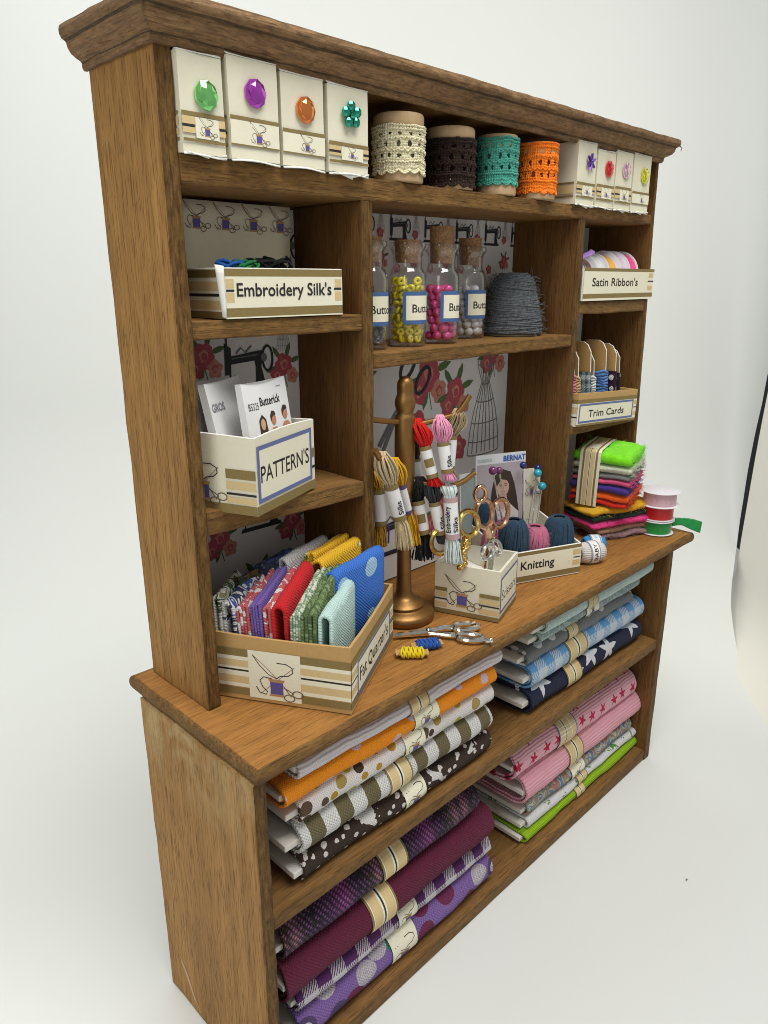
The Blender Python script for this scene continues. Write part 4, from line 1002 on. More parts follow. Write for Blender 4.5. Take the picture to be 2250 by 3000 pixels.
skein([(3.60, -1.89, 9.86), (3.65, -1.91, 9.66), (3.75, -1.93, 9.38), (3.87, -1.95, 9.0), (3.99, -1.97, 8.58), (4.08, -1.98, 8.08)], floss('cream', (.62, .50, .30)), 'cream embroidery skein on the front left arm', 1, .20, (.30, .68), ('', 'Silks'), .115, .17)
skein([(4.03, -1.76, 9.66), (4.08, -1.76, 9.56), (4.12, -1.77, 9.40), (4.24, -1.77, 9.06), (4.37, -1.77, 8.66), (4.53, -1.78, 7.98)], floss('yellow', (.75, .42, .01)), 'yellow embroidery skein with a striped band beside the cream one', 2, .17, (.27, .62), None, .085, .15, m2=floss('amber', (.45, .17, .01)), bandcol=paint('violet band print', (.12, .07, .20), .7))
skein([(3.86, -1.40, 9.46), (3.90, -1.42, 9.3), (3.95, -1.44, 9.1), (3.97, -1.46, 8.71), (3.97, -1.48, 8.36), (3.96, -1.48, 8.02)], floss('mustard', (.55, .30, .02)), 'mustard and violet embroidery skein half behind the divider', 3, .12, (.25, .72), None, .10, .12, m2=floss('violet', (.05, .03, .15)))
skein([(4.66, -1.72, 10.27), (4.71, -1.80, 10.06), (4.72, -1.84, 9.90), (4.78, -1.90, 9.56), (4.84, -1.95, 9.28), (4.89, -1.99, 9.10)], floss('red', (.60, .008, .004)), 'bright red embroidery skein on the upper arm', 4, .20, (.36, .86), 'box', .10, .15)
skein([(4.93, -2.03, 10.34), (4.91, -2.09, 10.2), (4.92, -2.11, 9.97), (4.95, -2.14, 9.68), (4.98, -2.17, 9.41), (5.03, -2.22, 9.22)], floss('pink', (.75, .32, .48)), 'pale pink embroidery skein on the upper arm', 5, .17, (.36, .86), ('', 'Silks'), .10, .13)
skein([(5.20, -2.20, 10.44), (5.24, -2.14, 10.3), (5.20, -2.09, 10.1), (5.19, -2.07, 9.74), (5.17, -2.05, 9.44), (5.18, -2.06, 9.24)], floss('ecru', (.42, .33, .19)), 'ecru embroidery skein at the end of the upper arm', 6, .20, (.36, .90), ('Embroidery', ''), .10, .12)
skein([(4.72, -1.76, 9.18), (4.74, -1.68, 9.03), (4.75, -1.66, 8.83), (4.79, -1.70, 8.46), (4.85, -1.75, 8.08), (4.84, -1.74, 7.60)], floss('jet black', (.008, .008, .009)), 'black embroidery skein hanging deepest on the lower arm', 7, .24, (.26, .68), 'box', .12, .22)
skein([(4.87, -1.90, 9.14), (4.89, -1.94, 9.0), (4.90, -1.95, 8.80), (4.96, -2.01, 8.47), (5.01, -2.05, 8.14), (5.05, -2.08, 7.95)], floss('charcoal', (.035, .04, .045)), 'charcoal grey embroidery skein on the lower arm', 8, .18, (.30, .84), ('', 'Silks'), .10, .10)
skein([(5.06, -2.09, 9.11), (5.03, -2.20, 9.10), (5.02, -2.24, 8.88), (5.04, -2.27, 8.5), (5.06, -2.29, 8.13), (5.10, -2.32, 7.62)], floss('mint white', (.66, .74, .72)), 'white embroidery skein lettered Embroidery Silks on the lower arm', 9, .15, (.19, .70), ('Embroidery', 'Silks'), .125, .20, bandcol=paint('faded band print', (.48, .32, .33), .7))
skein([(4.80, -1.40, 10.2), (4.82, -1.46, 10.0), (4.82, -1.49, 9.86), (4.83, -1.51, 9.55), (4.84, -1.52, 9.30), (4.85, -1.53, 9.0)], floss('brown', (.06, .035, .015)), 'dark brown embroidery skein behind the post of the stand', 10, .16, (.55, .9), None, .10, .12)

# ------------------------------------------------------------------ scissors and the scissors box
def metal(name, c, rough=.16):
    s = SH(name, rough, 1, .5); s.col(c); s.bump(s.noise(s.obj(), 14, 3), .01, .25); return s.mat
silver = metal('silver metal', (.78, .77, .74), .13); gold_m = metal('yellow gold metal', (.80, .55, .18), .14); rose_m = metal('rose gold metal', (.72, .44, .28), .14)
SB = Vector((5.59, -3.05, 6.435)); sa = R(20)
t = thing('scissors_box', 'small cream card box lettered Scissors holding three pairs of scissors', 'box', SB, sa)
open_box(MB(), 1.22, 1.32, 1.04, .05).build('box', [card, card_in, card_in], t, smooth='auto')
P = Print(left(1.32)); P.rect(0, 0, 1.32, .09, p_ol)
for u0, u1 in ((0, .26), (.92, 1.32)): P.rect(u0, .13, u1, .23, p_tan); P.rect(u0, .28, u1, .31, p_ink); P.rect(u0, .34, u1, .44, p_tan); P.rect(u0, .46, u1, .54, p_ol)
motif(P, .57, .19, .62); P.done('printed_side', t)
P = Print(front()); P.rect(0, 0, 1.22, .09, p_ol); P.rect(.03, .16, 1.19, .90, p_label); P.frame(.03, .16, 1.19, .90, .05, p_blue); P.text('Scissors', .12, .40, .30, p_ink, .96); P.done('front_label', t)
cot = MB(); cot.grid(lambda u, v: (.06+1.10*u, .06+1.2*v, .74 + .10*N3((u*4, v*4, 1)) - .25*u*(1-v)), 14, 14); cot.build('cotton_filling', paint('white cotton', (.74, .74, .73), .95), t, smooth=True)
def handle(b, c, rx, rz, r, yaw, tilt=0, n=26):
    M = Matrix.Rotation(yaw, 3, 'Z') @ Matrix.Rotation(R(90), 3, 'X') @ Matrix.Rotation(tilt, 3, 'Z')
    def f(u, v):
        a = 2*PI*u; e = 2*PI*v; p = Vector(((rx + r*cos(e))*cos(a), (rz + r*cos(e))*sin(a), r*1.3*sin(e))); return M @ p + Vector(c)
    b.grid(f, n, 8, closeu=True, closev=True)
VY = R(-35)      # roughly facing the camera
def up_scissors(name_l, m, c1, c2, pv, tip, r, rx, rz, extra=None, sd=0, tilt=.0, yaw=VY):
    o0 = Vector(tip)
    t = thing('scissors', name_l, 'scissors', o0, 0, 'scissors standing in the scissors box')
    for c, sg in ((c1, 1), (c2, -1)):
        if c is None: continue
        b = MB(); cc = Vector(c)-o0; handle(b, cc, rx, rz, r, yaw, tilt*sg)
        pvv = Vector(pv)-o0; dn = (pvv-cc).normalized(); e0 = cc + dn*rz
        b.tube([e0, e0.lerp(pvv, .35) + Vector((.03*sg, 0, 0)), pvv, Vector((.0, 0, 0))], r, 8, rs=[r*1.05, r*1.5, r*1.6, r*.5])
        b.build('blade_and_handle', m, t, smooth='auto')
    if extra: extra(t, o0)
    return t
def stork(t, o0):
    b = MB(); q = random.Random(2)
    for k in range(26):
        f = k/26; c = Vector((5.40, -2.36, 8.02)).lerp(Vector((5.22, -2.36, 7.46)), f) - o0
        b.sphere(c + Vector((q.uniform(-.07, .07), q.uniform(-.05, .02), 0)), .065, 7, 5)
    b.build('ornament', gold_m, t, smooth=True)
up_scissors('yellow gold ornate scissors leaning left in the scissors box', gold_m, (5.44, -2.35, 8.32), (5.0, -2.05, 8.0), (5.36, -2.30, 7.75), (5.5, -2.3, 6.9), .055, .19, .25, stork, tilt=.1)
def loop_top(t, o0):
    b = MB(); handle(b, Vector((6.21, -2.02, 8.68))-o0, .12, .15, .045, R(-25)); b.build('ring', rose_m, t, smooth=True)
up_scissors('rose gold scissors with large round handles and a small ring', rose_m, (6.36, -2.02, 8.24), (6.86, -2.05, 8.14), (6.58, -2.03, 7.55), (6.25, -2.15, 6.9), .052, .175, .30, loop_top, tilt=.10)
up_scissors('small shiny silver scissors at the front of the scissors box', silver, (5.78, -2.58, 7.73), (6.02, -2.58, 7.75), (5.88, -2.58, 7.45), (5.86, -2.55, 6.9), .045, .10, .16, tilt=-.35)

# scissors lying on the worktop
t = thing('scissors', 'large silver scissors lying flat on the worktop beside the gold stand', 'scissors', (4.4, -2.6, ZW+.02))
o0 = Vector((4.4, -2.6, ZW+.02)); TP = Vector((3.45, -1.93, ZW+.07))
def flat_half(pv, cen, sg, knob):
    b = MB(); c = Vector(cen)-o0; p = Vector(pv)-o0; d = (c-p); an = math.atan2(d.y, d.x)
    M = Matrix.Rotation(an, 3, 'Z')
    def f(u, v):
        a = 2*PI*u; e = 2*PI*v; w1 = 1 + .12*cos(a); return M @ Vector(((.24*w1 + .055*cos(e))*cos(a), (.13 + .055*cos(e))*sin(a), .055*sin(e))) + c
    b.grid(f, 30, 8, closeu=True, closev=True)
    nr = c - M @ Vector((.26, 0, 0)); b.tube([nr, nr.lerp(p, .35) + Vector((.02*sg, .02*sg, .01)), nr.lerp(p, .75), p], .05, 8, rs=[.06, .055, .05, .06])
    if knob: k = c + M @ Vector((.34, -.05, 0)); b.tube([k - M @ Vector((.08, 0, 0)), k, k + M @ Vector((.06, .03, 0))], .04, 8); b.sphere(k + M @ Vector((.06, .03, 0)), .05, 8, 6)
    tp = TP - o0 + Vector((0, sg*.03, sg*.012)); pr2 = (tp-p).normalized(); sd_ = Vector((-pr2.y, pr2.x, 0))
    v = [p - sd_*.06 - Vector((0, 0, .02)), p + sd_*.06 - Vector((0, 0, .02)), p + sd_*.06 + Vector((0, 0, .03)), p - sd_*.05 + Vector((0, 0, .03))]
    b.add(v + [tp, tp + Vector((0, 0, .02))], [(0, 1, 2, 3), (0, 4, 1), (1, 4, 5, 2), (2, 5, 3), (3, 5, 4, 0)])
    b.build('blade_and_handle', silver, t, smooth='auto')
flat_half((4.28, -2.42, ZW+.09), (4.86, -2.80, ZW+.10), 1, False); flat_half((4.24, -2.46, ZW+.07), (4.62, -3.10, ZW+.08), -1, True)
MB().lathe([(.045, 0), (.055, .02), (.04, .05), (.01, .06)], 14, c=(-.13, .17, .09)).build('screw', silver, t, smooth='auto')

# thread bobbins on cards
def bobbin(x, y, rz, m, label):
    t = thing('thread_bobbin', label, 'thread bobbin', (x, y, ZW+.02), rz, 'thread bobbins on the worktop')
    t.scale = (.82, .82, .82)
    pts = [(-.30, -.10), (-.24, -.13), (.24, -.13), (.30, -.10), (.34, -.14), (.36, 0), (.34, .14), (.30, .10), (.24, .13), (-.24, .13), (-.30, .10), (-.34, .14), (-.36, 0), (-.34, -.14)]
    MB().prism(pts, lambda a, c: (a, c, .06), lambda a, c: (a, c, .09)).build('card', kraft, t)
    b = MB()
    for k in range(15):
        u = -.22 + .44*k/14; b.tube([(u + .02*sin(k*2+i), .15*cos(2*PI*i/12), .075 + (.075+.012*(k % 3))*sin(2*PI*i/12)) for i in range(13)], .026, 5)
    b.build('thread', m, t, smooth=True)
bobbin(3.46, -2.76, R(-44), floss('lemon', (.75, .58, .01)), 'bobbin of lemon yellow thread nearest the worktop edge')
bobbin(3.88, -2.74, R(-30), floss('royal blue', (.02, .09, .40)), 'bobbin of royal blue thread beside the silver scissors')

# ------------------------------------------------------------------ knitting tray
KT = Vector((7.1, -2.05, 6.435)); ka = R(-22)
def kt(u, v): return box_pt(KT, ka, u, v)
t = thing('knitting_tray', 'cream card tray lettered Knitting with balls of yarn and pins', 'tray', KT, ka)
b = open_box(MB(), 2.0, 1.72, .70, .04, hb=1.0); b.build('tray', [card, card_in, torn], t, smooth='auto')
bk = MB(); bk.grid(lambda u, v: (.1+1.88*u, 1.66 + .06*v, .1+1.95*v), 4, 4); o = bk.build('back_card', card, t); m_ = o.modifiers.new('t', 'SOLIDIFY'); m_.thickness = .03
P = Print(lambda a, c, h=0: Vector((.1+a, 1.66+.06*c/1.95-h-.034, .1+c)))
for i in range(4): motif(P, .28+.46*i, 1.3, .40)
P.done('printed_motifs', o)
P = Print(front()); P.rect(0, 0, 2, .70, p_label); P.rect(0, .02, 2, .15, p_ol); P.rect(0, .62, 2, .70, p_ol); P.text('Knitting', .42, .29, .27, p_ink, .86, bold=.012)
P.rect(1.78, .21, 1.98, .33, p_tan); P.rect(1.78, .46, 1.98, .58, p_tan); P.rect(1.80, .385, 1.98, .41, p_ink); P.done('front_label', t)
P = Print(plane((2.004, 0, 0), (0, 1, 0), (0, 0, 1))); P.rect(0, .02, 1.7, .15, p_ol); P.done('printed_side', t)
y_navy = yarn_mat('navy wool', (.028, .06, .10), var=.4); y_pink = yarn_mat('dusky pink wool', (.48, .15, .24), var=.3)
def yarn_ball(u, v, r, zt, m, label, sd, zb_=.42, txt=None, group='balls of yarn standing in the knitting tray'):
    x, y = kt(u, v); t = thing('yarn_ball', label, 'yarn ball', (x, y, 6.475), 0, group)
    H = zt - 6.475; b = MB(); q = random.Random(sd); N_ = 54; z0 = zb_*.5
    b.lathe([(r*.6, z0), (r*.9, z0+.1), (r*.95, (z0+H)/2), (r*.75, H-.12), (r*.3, H-.05)], 20)
    for k in range(N_):
        a = 2*PI*k/N_ + q.uniform(-.05, .05); pts = []
        for i in range(11):
            v_ = i/10; th_ = v_*PI*.93; z = z0 + (H-z0)*(.5-.5*cos(th_)); rr = r*max(.12, (1.06*max(0, sin(.55+th_*.82))**.55))
            rr += .018*N3((a*5, v_*3, sd)); aa = a + .35*v_ + .06*N3((k, v_*2, sd)); pts.append((rr*cos(aa), rr*sin(aa), z + .02*N3((k*2, v_*2, sd))))
        b.tube(pts, .024, 5)
    b.build('wool', m, t, smooth=True)
    fzb = MB()
    def fp(q): a = q.uniform(0, 6.28); v_ = q.random(); return (r*1.0*cos(a), r*1.0*sin(a), z0+.1+(H-z0-.15)*v_), (cos(a), sin(a), .3)
    fuzz(fzb, 110, fp, .10, .0032, sd); o = fzb.build('loose_fibre', m, t); o['kind'] = 'stuff'
    rb = r*.93
    def cyl(a, c, h=0): an = R(-115) + a/rb; return Vector(((rb+h)*cos(an), (rb+h)*sin(an), c))
    P = Print(cyl, h=.01); P.rect(-PI*rb, 0, PI*rb, zb_, p_label, 28); P.rect(-PI*rb, zb_-.09, PI*rb, zb_, p_ol, 28)
    if txt: P.text(txt, .14, .08, .17, p_ink, bold=.01); P.rect(-.12, .05, .10, .24, p_ol, 5)
    P.done('paper_band', t); return t
yarn_ball(1.68, .44, .33, 7.68, y_navy, 'navy yarn ball at the right end of the knitting tray', 1, .34)
yarn_ball(1.10, .52, .31, 7.50, y_pink, 'dusky pink yarn ball between two navy balls', 2, .74, 'Knit')
yarn_ball(.52, .50, .33, 7.74, y_navy, 'navy yarn ball second from the right in the knitting tray', 3, .62)
yarn_ball(.26, .84, .27, 7.55, y_pink, 'dusky pink yarn ball seen through the rose gold handles', 4, .4)
yarn_ball(.31, 1.38, .27, 7.9, y_navy, 'navy yarn ball at the back left of the knitting tray', 5, .5)
yarn_ball(.82, 1.20, .26, 7.5, y_pink, 'dusky pink yarn ball at the back of the knitting tray', 6, .5)
# leaflet with a knitwear photograph
lv = paint('leaflet lilac grey', (.42, .37, .40), .5, var=.12, scale=2); lt = paint('leaflet border', (.70, .72, .74), .5); bl = paint('leaflet blue lettering', (.05, .12, .42), .5)
cloth_w = paint('printed white jumper', (.68, .65, .62), .6); skin3 = paint('printed face', (.55, .34, .26), .6, var=.2, scale=8); lip = paint('printed lips', (.42, .16, .14), .6)
def leaflet(loc, rz, lean, w_, h, label, art):
    t = thing('knitting_leaflet', label, 'leaflet', loc, rz, 'knitting leaflets standing in the knitting tray', rx=lean)
    MB().box((0, 0, 0), (w_, .03, h)).build('paper', lt, t); P = Print(plane((0, -.003, 0), (1, 0, 0), (0, 0, 1))); art(P, w_, h); P.done('printed_cover', t)
def knit_art(P, w_, h):
    P.rect(.03, 0, w_-.03, h-.22, lv); P.text('BERNAT', .72, h-.185, .17, bl, .58, bold=.014); P.rect(.05, h-.16, .42, h-.09, paint('leaflet green', (.45, .52, .50), .6))
    u, z = .72, h-.78
    P.poly([(u-.34, z-.52), (u-.30, z-.05), (u-.22, z+.28), (u-.02, z+.42), (u+.20, z+.34), (u+.30, z+.08), (u+.38, z-.25), (u+.44, z-.62), (u+.2, z-.5)], hair)
    P.poly([(u-.50, z-1.2), (u-.42, z-.60), (u-.18, z-.40), (u+.16, z-.38), (u+.42, z-.62), (u+.48, z-1.2)], cloth_w)
    P.poly([(u-.12, z-.42), (u-.08, z-.2), (u+.1, z-.2), (u+.13, z-.40), (u+.0, z-.56)], skin3)
    P.ell((u, z), .165, .235, skin3, 18); P.poly([(u-.17, z+.02), (u-.16, z+.2), (u+.02, z+.27), (u+.17, z+.18), (u+.16, z+.05), (u+.1, z+.15), (u-.04, z+.18)], hair)
    for k in (-.07, .07): P.ell((u+k, z+.03), .032, .012, hair, 8); P.stroke([(u+k-.04, z+.07), (u+k+.04, z+.075)], .012, hair)
    P.stroke([(u+.0, z+.02), (u+.015, z-.055), (u-.015, z-.06)], .012, lip); P.ell((u, z-.11), .05, .018, lip, 8)
    P.stroke([(u-.2, z-.45), (u-.02, z-.60), (u+.18, z-.44)], .018, skin2)
x, y = kt(.10, 1.40); leaflet((x, y, 6.55), ka, R(-3), 1.32, 2.42, 'knitting leaflet with a dark haired woman in a white jumper', knit_art)
def knit2(P, w_, h):
    P.rect(.03, 0, w_-.03, h-.1, paint('leaflet green grey', (.30, .36, .35), .5, var=.2, scale=3)); P.ell((.78, h-.62), .2, .24, hair); P.ell((.76, h-.70), .13, .17, skin3); P.poly([(.4, 0), (.45, h-1.1), (.7, h-.95), (1.0, h-1.0), (1.15, 0)], paint('printed pink jumper', (.50, .20, .28), .6))
x, y = kt(-.30, 1.30); leaflet((x, y, 6.55), ka + R(10), R(-5), 1.15, 2.05, 'grey green knitting leaflet half hidden behind the skeins', knit2)
# ball headed pins
def pin(head, foot, r, m, label):
    h, f = Vector(head), Vector(foot); t = thing('pin', label, 'pin', f, 0, 'ball headed pins in the knitting tray')
    MB().tube([(0, 0, 0), h-f], .018, 8).build('shaft', silver, t, smooth='auto'); MB().sphere(h-f, r, 18, 12).build('head', m, t, smooth=True)
hp = paint('plum bead', (.16, .03, .12), .25, coat=.6, bump=0); hn = paint('navy bead', (.01, .025, .13), .2, coat=.6, bump=0); ha = paint('turquoise bead', (.02, .36, .46), .22, coat=.6, bump=0)
pin((7.57, -1.30, 8.78), (7.95, -1.62, 6.6), .095, hp, 'pin with a plum head, the left one of the pair')
pin((7.80, -1.30, 8.74), (8.15, -1.62, 6.6), .085, hp, 'pin with a plum head, the right one of the pair')
pin((8.72, -1.30, 8.70), (8.42, -1.62, 6.6), .085, hn, 'pin with a navy head standing alone')
pin((9.32, -1.30, 8.53), (8.28, -1.72, 6.6), .085, hn, 'pin with a navy head behind the turquoise one')
pin((9.18, -1.40, 8.45), (8.42, -1.80, 6.6), .098, ha, 'pin with a turquoise head, the upper one')
pin((9.40, -1.40, 8.09), (8.50, -1.82, 6.6), .100, ha, 'pin with a turquoise head, the lower one')
# loose yarn by the tray
def loose_ball(x, y, rz, m, label, txt, r=.24, L=.62):
    t = thing('yarn_ball', label, 'yarn ball', (x, y, ZW+.01), rz, 'loose balls of yarn beside the knitting tray'); b = MB(); N_ = 30
    for k in range(N_):
        a = 2*PI*k/N_; pts = [(L*(i/8-.5), r*(.55+.45*sin(PI*(.08+.84*i/8)))*cos(a+.3*i/8), r + r*(.55+.45*sin(PI*(.08+.84*i/8)))*sin(a+.3*i/8)) for i in range(9)]; b.tube(pts, .032, 5)
    b.sphere((0, 0, r), r*.8, 12, 8, sx=L/r*.55)
    b.build('wool', m, t, smooth=True)
    rb = r+.015
    def cyl(a, c, h=0): an = a/rb; return Vector((c, -(rb+h)*cos(an), r + (rb+h)*sin(an)))
    P = Print(cyl, h=.012); P.rect(-PI*rb, -.13, PI*rb, .13, p_white, 26); P.rect(-PI*rb, -.13, PI*rb, -.09, p_grey, 26); P.rect(-PI*rb, .09, PI*rb, .12, p_grey, 26)
    P.fn = lambda a, c, h=0: cyl(a, -c, h); P.text(txt, -.12, -.05, .13, p_ink, .40, bold=.004); P.done('paper_band', t)
loose_ball(9.72, -2.62, R(-28), yarn_mat('white wool', (.70, .66, .62), var=.1), 'white yarn ball with a paper band beside the knitting tray', 'BABY')
loose_ball(10.32, -2.36, R(-40), yarn_mat('sky blue wool', (.05, .28, .58), var=.2), 'sky blue yarn ball behind the white one', '', .21, .5)

# ------------------------------------------------------------------ satin ribbon tray and reels
t = thing('ribbon_tray', 'cream card tray lettered Satin Ribbon\'s full of ribbon reels', 'tray', (9.95, -1.70, 12.28))
open_box(MB(), 2.85, 1.3, .66).build('tray', [card, card_in, torn], t, smooth='auto')
bk = MB(); bk.grid(lambda u, v: (.05+1.95*u, 1.22+.02*v, .05+1.58*v), 3, 3); o = bk.build('back_card', card, t); m_ = o.modifiers.new('t', 'SOLIDIFY'); m_.thickness = .03
P = Print(lambda a, c, h=0: Vector((.05+a, 1.22+.02*c/1.58-h-.034, .05+c)))
for i in range(4): motif(P, .22+.50*i, 1.14, .38)
P.done('printed_motifs', o)
MB().box((-.02, -.075, .0), (3.28, -.035, .70)).build('front_panel', torn, t)
P = Print(plane((0, -.078, 0), (1, 0, 0), (0, 0, 1))); P.rect(-.02, 0.0, 3.28, .70, p_label); P.rect(-.02, .05, 3.28, .15, p_ol); P.rect(-.02, .63, 3.28, .70, p_ol)
P.text("Satin Ribbon's", .34, .31, .25, p_ink, 2.12, bold=.010); P.rect(2.98, .40, 3.27, .43, p_ink); P.rect(3.0, .50, 3.22, .60, p_tan); P.rect(2.98, .21, 3.22, .31, p_tan); P.done('front_label', t)
def satin(name, c): return paint(name + ' satin ribbon', c, .28, var=.2, scale=14, sheen=.3)
fl_w = paint('white reel flange', (.72, .70, .74), .5, var=.03)
def reel(x, y, z, r, wd, m, label, group, axis='x', core=.92):
    t = thing('ribbon_reel', label, 'ribbon reel', (x, y, z), 0, group)
    def put(b): 
        if axis == 'x': b.v = [(p[2], p[0], p[1]+r) for p in b.v]
        return b
    for zz in (0, wd): put(MB().lathe([(r*.97, zz-.012), (r, zz), (r*.97, zz+.012)], 36)).build('flange', fl_w, t, smooth='auto')
    b = MB(); b.grid(lambda u, v: ((r*core+.008*N3((cos(6.28*u)*4, sin(6.28*u)*4, v*7)))*cos(2*PI*u), (r*core+.008*N3((cos(6.28*u)*4, sin(6.28*u)*4, v*7)))*sin(2*PI*u), .015+(wd-.03)*v), 36, 5, closeu=True); put(b).build('ribbon', m, t, smooth=True)
    return t
gr = 'ribbon reels standing in the satin ribbon tray'
reel(10.02, -1.11, 12.36, .46, .30, satin('powder blue', (.30, .38, .52)), 'powder blue ribbon reel at the left of the tray', gr)
reel(10.46, -1.11, 12.36, .44, .28, satin('copper brown', (.22, .08, .02)), 'copper brown ribbon reel second in the tray', gr)
reel(10.86, -1.11, 12.36, .48, .36, satin('silver white', (.72, .72, .72)), 'silver white ribbon reel in the middle of the tray', gr)
reel(11.36, -1.11, 12.36, .49, .40, satin('golden yellow', (.80, .40, .01)), 'golden yellow ribbon reel in the tray', gr)
reel(11.84, -1.11, 12.36, .52, .32, satin('blush pink', (.70, .50, .60)), 'blush pink ribbon reel with the tallest flanges', gr)
reel(12.30, -1.11, 12.36, .52, .40, satin('hot pink', (.85, .03, .22)), 'hot pink ribbon reel at the right of the tray', gr)
b = MB(); b.grid(lambda u, v: (.0 + .62*u, -.12*sin(u*2) + .16*(v-.5)*(1-.3*u), .02 + .30*u + .03*sin(5*u) + .06*v), 10, 3)
o = b.build('ribbon_end', satin('lilac', (.33, .18, .50)), smooth=True, loc=(9.98, -1.45, 13.04)); m_ = o.modifiers.new('t', 'SOLIDIFY'); m_.thickness = .03
tag(o, 'loose lilac ribbon end lying over the powder blue reel', 'ribbon')

# ------------------------------------------------------------------ trim cards
TB = Vector((10.02, -1.80, 9.47)); ta = R(-3)
t = thing('trim_box', 'tan and cream card box lettered Trim Cards', 'box', TB, ta, ry=R(3))
open_box(MB(), 2.62, 1.3, .76, .05).build('box', [kraft, kraft, kraft], t, smooth='auto')
P = Print(front()); P.rect(0, 0, 2.62, .60, p_label); P.rect(0, .53, 2.62, .62, p_ol); P.rect(0, 0, 2.62, .05, p_ol)
P.rect(2.48, .12, 2.62, .22, p_tan); P.rect(2.48, .31, 2.62, .335, p_ink); P.rect(2.48, .4, 2.62, .5, p_tan)
P.rect(.06, .07, 2.46, .52, p_label); P.frame(.06, .07, 2.46, .52, .05, p_blue); P.text('Trim Cards', .46, .20, .23, p_ink, 1.56, bold=.010); P.done('front_label', t)
P = Print(left(1.3)); P.rect(0, 0, 1.3, .60, p_label); P.rect(0, .53, 1.3, .62, p_ol); P.rect(0, .2, 1.3, .23, p_ink); P.rect(0, .3, 1.3, .45, p_tan); P.done('printed_side', t)
def trim(u, v, h, w_, m, label, sd, dots=None, ruff=0):
    x, y = box_pt(TB, ta, u, v)
    t = thing('trim_card', label, 'trim card', (x, y, 9.50), R(80) + .06*u, 'cards of trimming standing in the trim box', rx=R(-5))
    pts = [(-w_/2, 0), (w_/2, 0), (w_/2, h-.22), (w_/2-.10, h-.06), (w_/2-.22, h), (-w_/2+.22, h), (-w_/2+.10, h-.06), (-w_/2, h-.22)]
    b = MB(); b.prism(pts, lambda a, c: (a, 0 + .03*sin(c*2), c), lambda a, c: (a, .03 + .03*sin(c*2), c), 0, 1); b.build('card', [kraft, torn], t)
    b = MB(); wh = h*.58
    if ruff:
        q = random.Random(sd)
        for k in range(16):
            z = .1 + wh*k/16; b.tube([(w_*.56*cos(2*PI*i/12), .015 + (.09+.03*sin(i*3+k))*sin(2*PI*i/12), z + .03*sin(i*2.3+k)) for i in range(13)], .035, 5)
    else: b.grid(lambda a, c: (w_*.54*cos(2*PI*a), .015 + .08*sin(2*PI*a)*(1+.2*sin(c*25)), .08 + wh*c), 24, 22, closeu=True, uvf=lambda a, c: (a*2.2, c*wh))
    b.build('trimming', m, t, smooth=True)
f_dot = fabric('plum spotted ribbon', spots((.035, .008, .035), [(.75, .75, .75)], 3.6, .26, .15), .05)
f_check = fabric('blue check ribbon', gingham((.45, .55, .58), (.06, .14, .18), .2, .05), .05)
trim(.30, .62, 1.85, .78, yarn_mat('pink lace trim', (.65, .22, .34)), 'trim card wound with pink lace', 1, ruff=1)
trim(.66, .66, 1.70, .6, yarn_mat('straw lace trim', (.55, .42, .20)), 'trim card wound with straw coloured lace', 2, ruff=1)
trim(.95, .58, 1.85, .7, f_check, 'trim card wound with blue checked ribbon', 3)
trim(1.36, .70, 1.6, .6, yarn_mat('white lace trim', (.70, .70, .68)), 'trim card wound with white lace and a bow', 4, ruff=1)
trim(1.62, .62, 1.85, .74, yarn_mat('blue lace trim', (.10, .22, .48)), 'trim card wound with blue lace', 5, ruff=1)
trim(2.02, .66, 1.75, .86, f_dot, 'trim card wound with plum ribbon with white spots', 6)
trim(2.34, .72, 1.62, .8, fabric('black ribbon', spots((.012, .012, .014), [(.6, .6, .6)], 2.6, .14, .8), .05), 'trim card wound with black ribbon, farthest right', 7)

# ------------------------------------------------------------------ felt
def felt_mat(n, c):
    if n in _M: return _M[n]
    s = SH(n + ' felt', .98, 0, .05); s.b.inputs['Sheen Weight'].default_value = .15; s.b.inputs['Sheen Roughness'].default_value = .6; o = s.obj()
    s.col(s.mix(s.noise(o, 7, 5, .7), mul(c, .72), mul(c, 1.22))); s.bump(s.noise(o, 26, 5, .75), .035, .8); _M[n] = s.mat; return s.mat
def felt(parent_loc, rot, w_, d, z0, th, n, c, label, sd, group, dx=0, dy=0):
    b = MB(); NU, NV = 26, 16; rr = th*.5
    def f(u, v):
        # closed rounded slab section swept round the sheet outline
        a = 2*PI*v; e = .5 + .5*max(-1, min(1, 1.08*cos(a))); hz = th*.5*max(-1, min(1, 1.08*sin(a))) * (1 + .22*N3((u*14, sd, 2)))
        per = 2*(w_+d); s_ = u*per
        if s_ < w_: p = Vector((s_, 0))
        elif s_ < w_+d: p = Vector((w_, s_-w_))
        elif s_ < 2*w_+d: p = Vector((w_-(s_-w_-d), d))
        else: p = Vector((0, d-(s_-2*w_-d)))
        c0 = Vector((w_/2, d/2)); q = c0 + (p-c0)*(.0 + 1.0*e)
        nz = .05*N3((q.x*2.0, q.y*2.0, sd*.3)) + .016*N3((q.x*8, q.y*8, sd+3)); nx = .035*N3((q.x*2, q.y*2, sd+9 + hz*6))
        return (q.x+dx+nx, q.y+dy+nx, z0 + th/2 + hz + nz)
    b.grid(f, 72, 20, closeu=True, closev=True)
    def fp(q):
        if q.random() < .55: u, v = q.random(), q.choice((0, 0, 1)) if 0 else 0; p = (q.random()*w_+dx, 0+dy, z0+th*q.random()); nrm = (0, -1, .2)
        elif q.random() < .5: p = (w_+dx, q.random()*d+dy, z0+th*q.random()); nrm = (1, 0, .2)
        else: p = (q.random()*w_+dx, q.random()*d+dy, z0+th); nrm = (0, 0, 1)
        return p, nrm
    fuzz(b, 260, fp, .085, .0032, sd)
    o = b.build('felt_sheet', felt_mat(n, c), loc=parent_loc, rot=rot, smooth=True)
    return tag(o, label, 'felt', group)
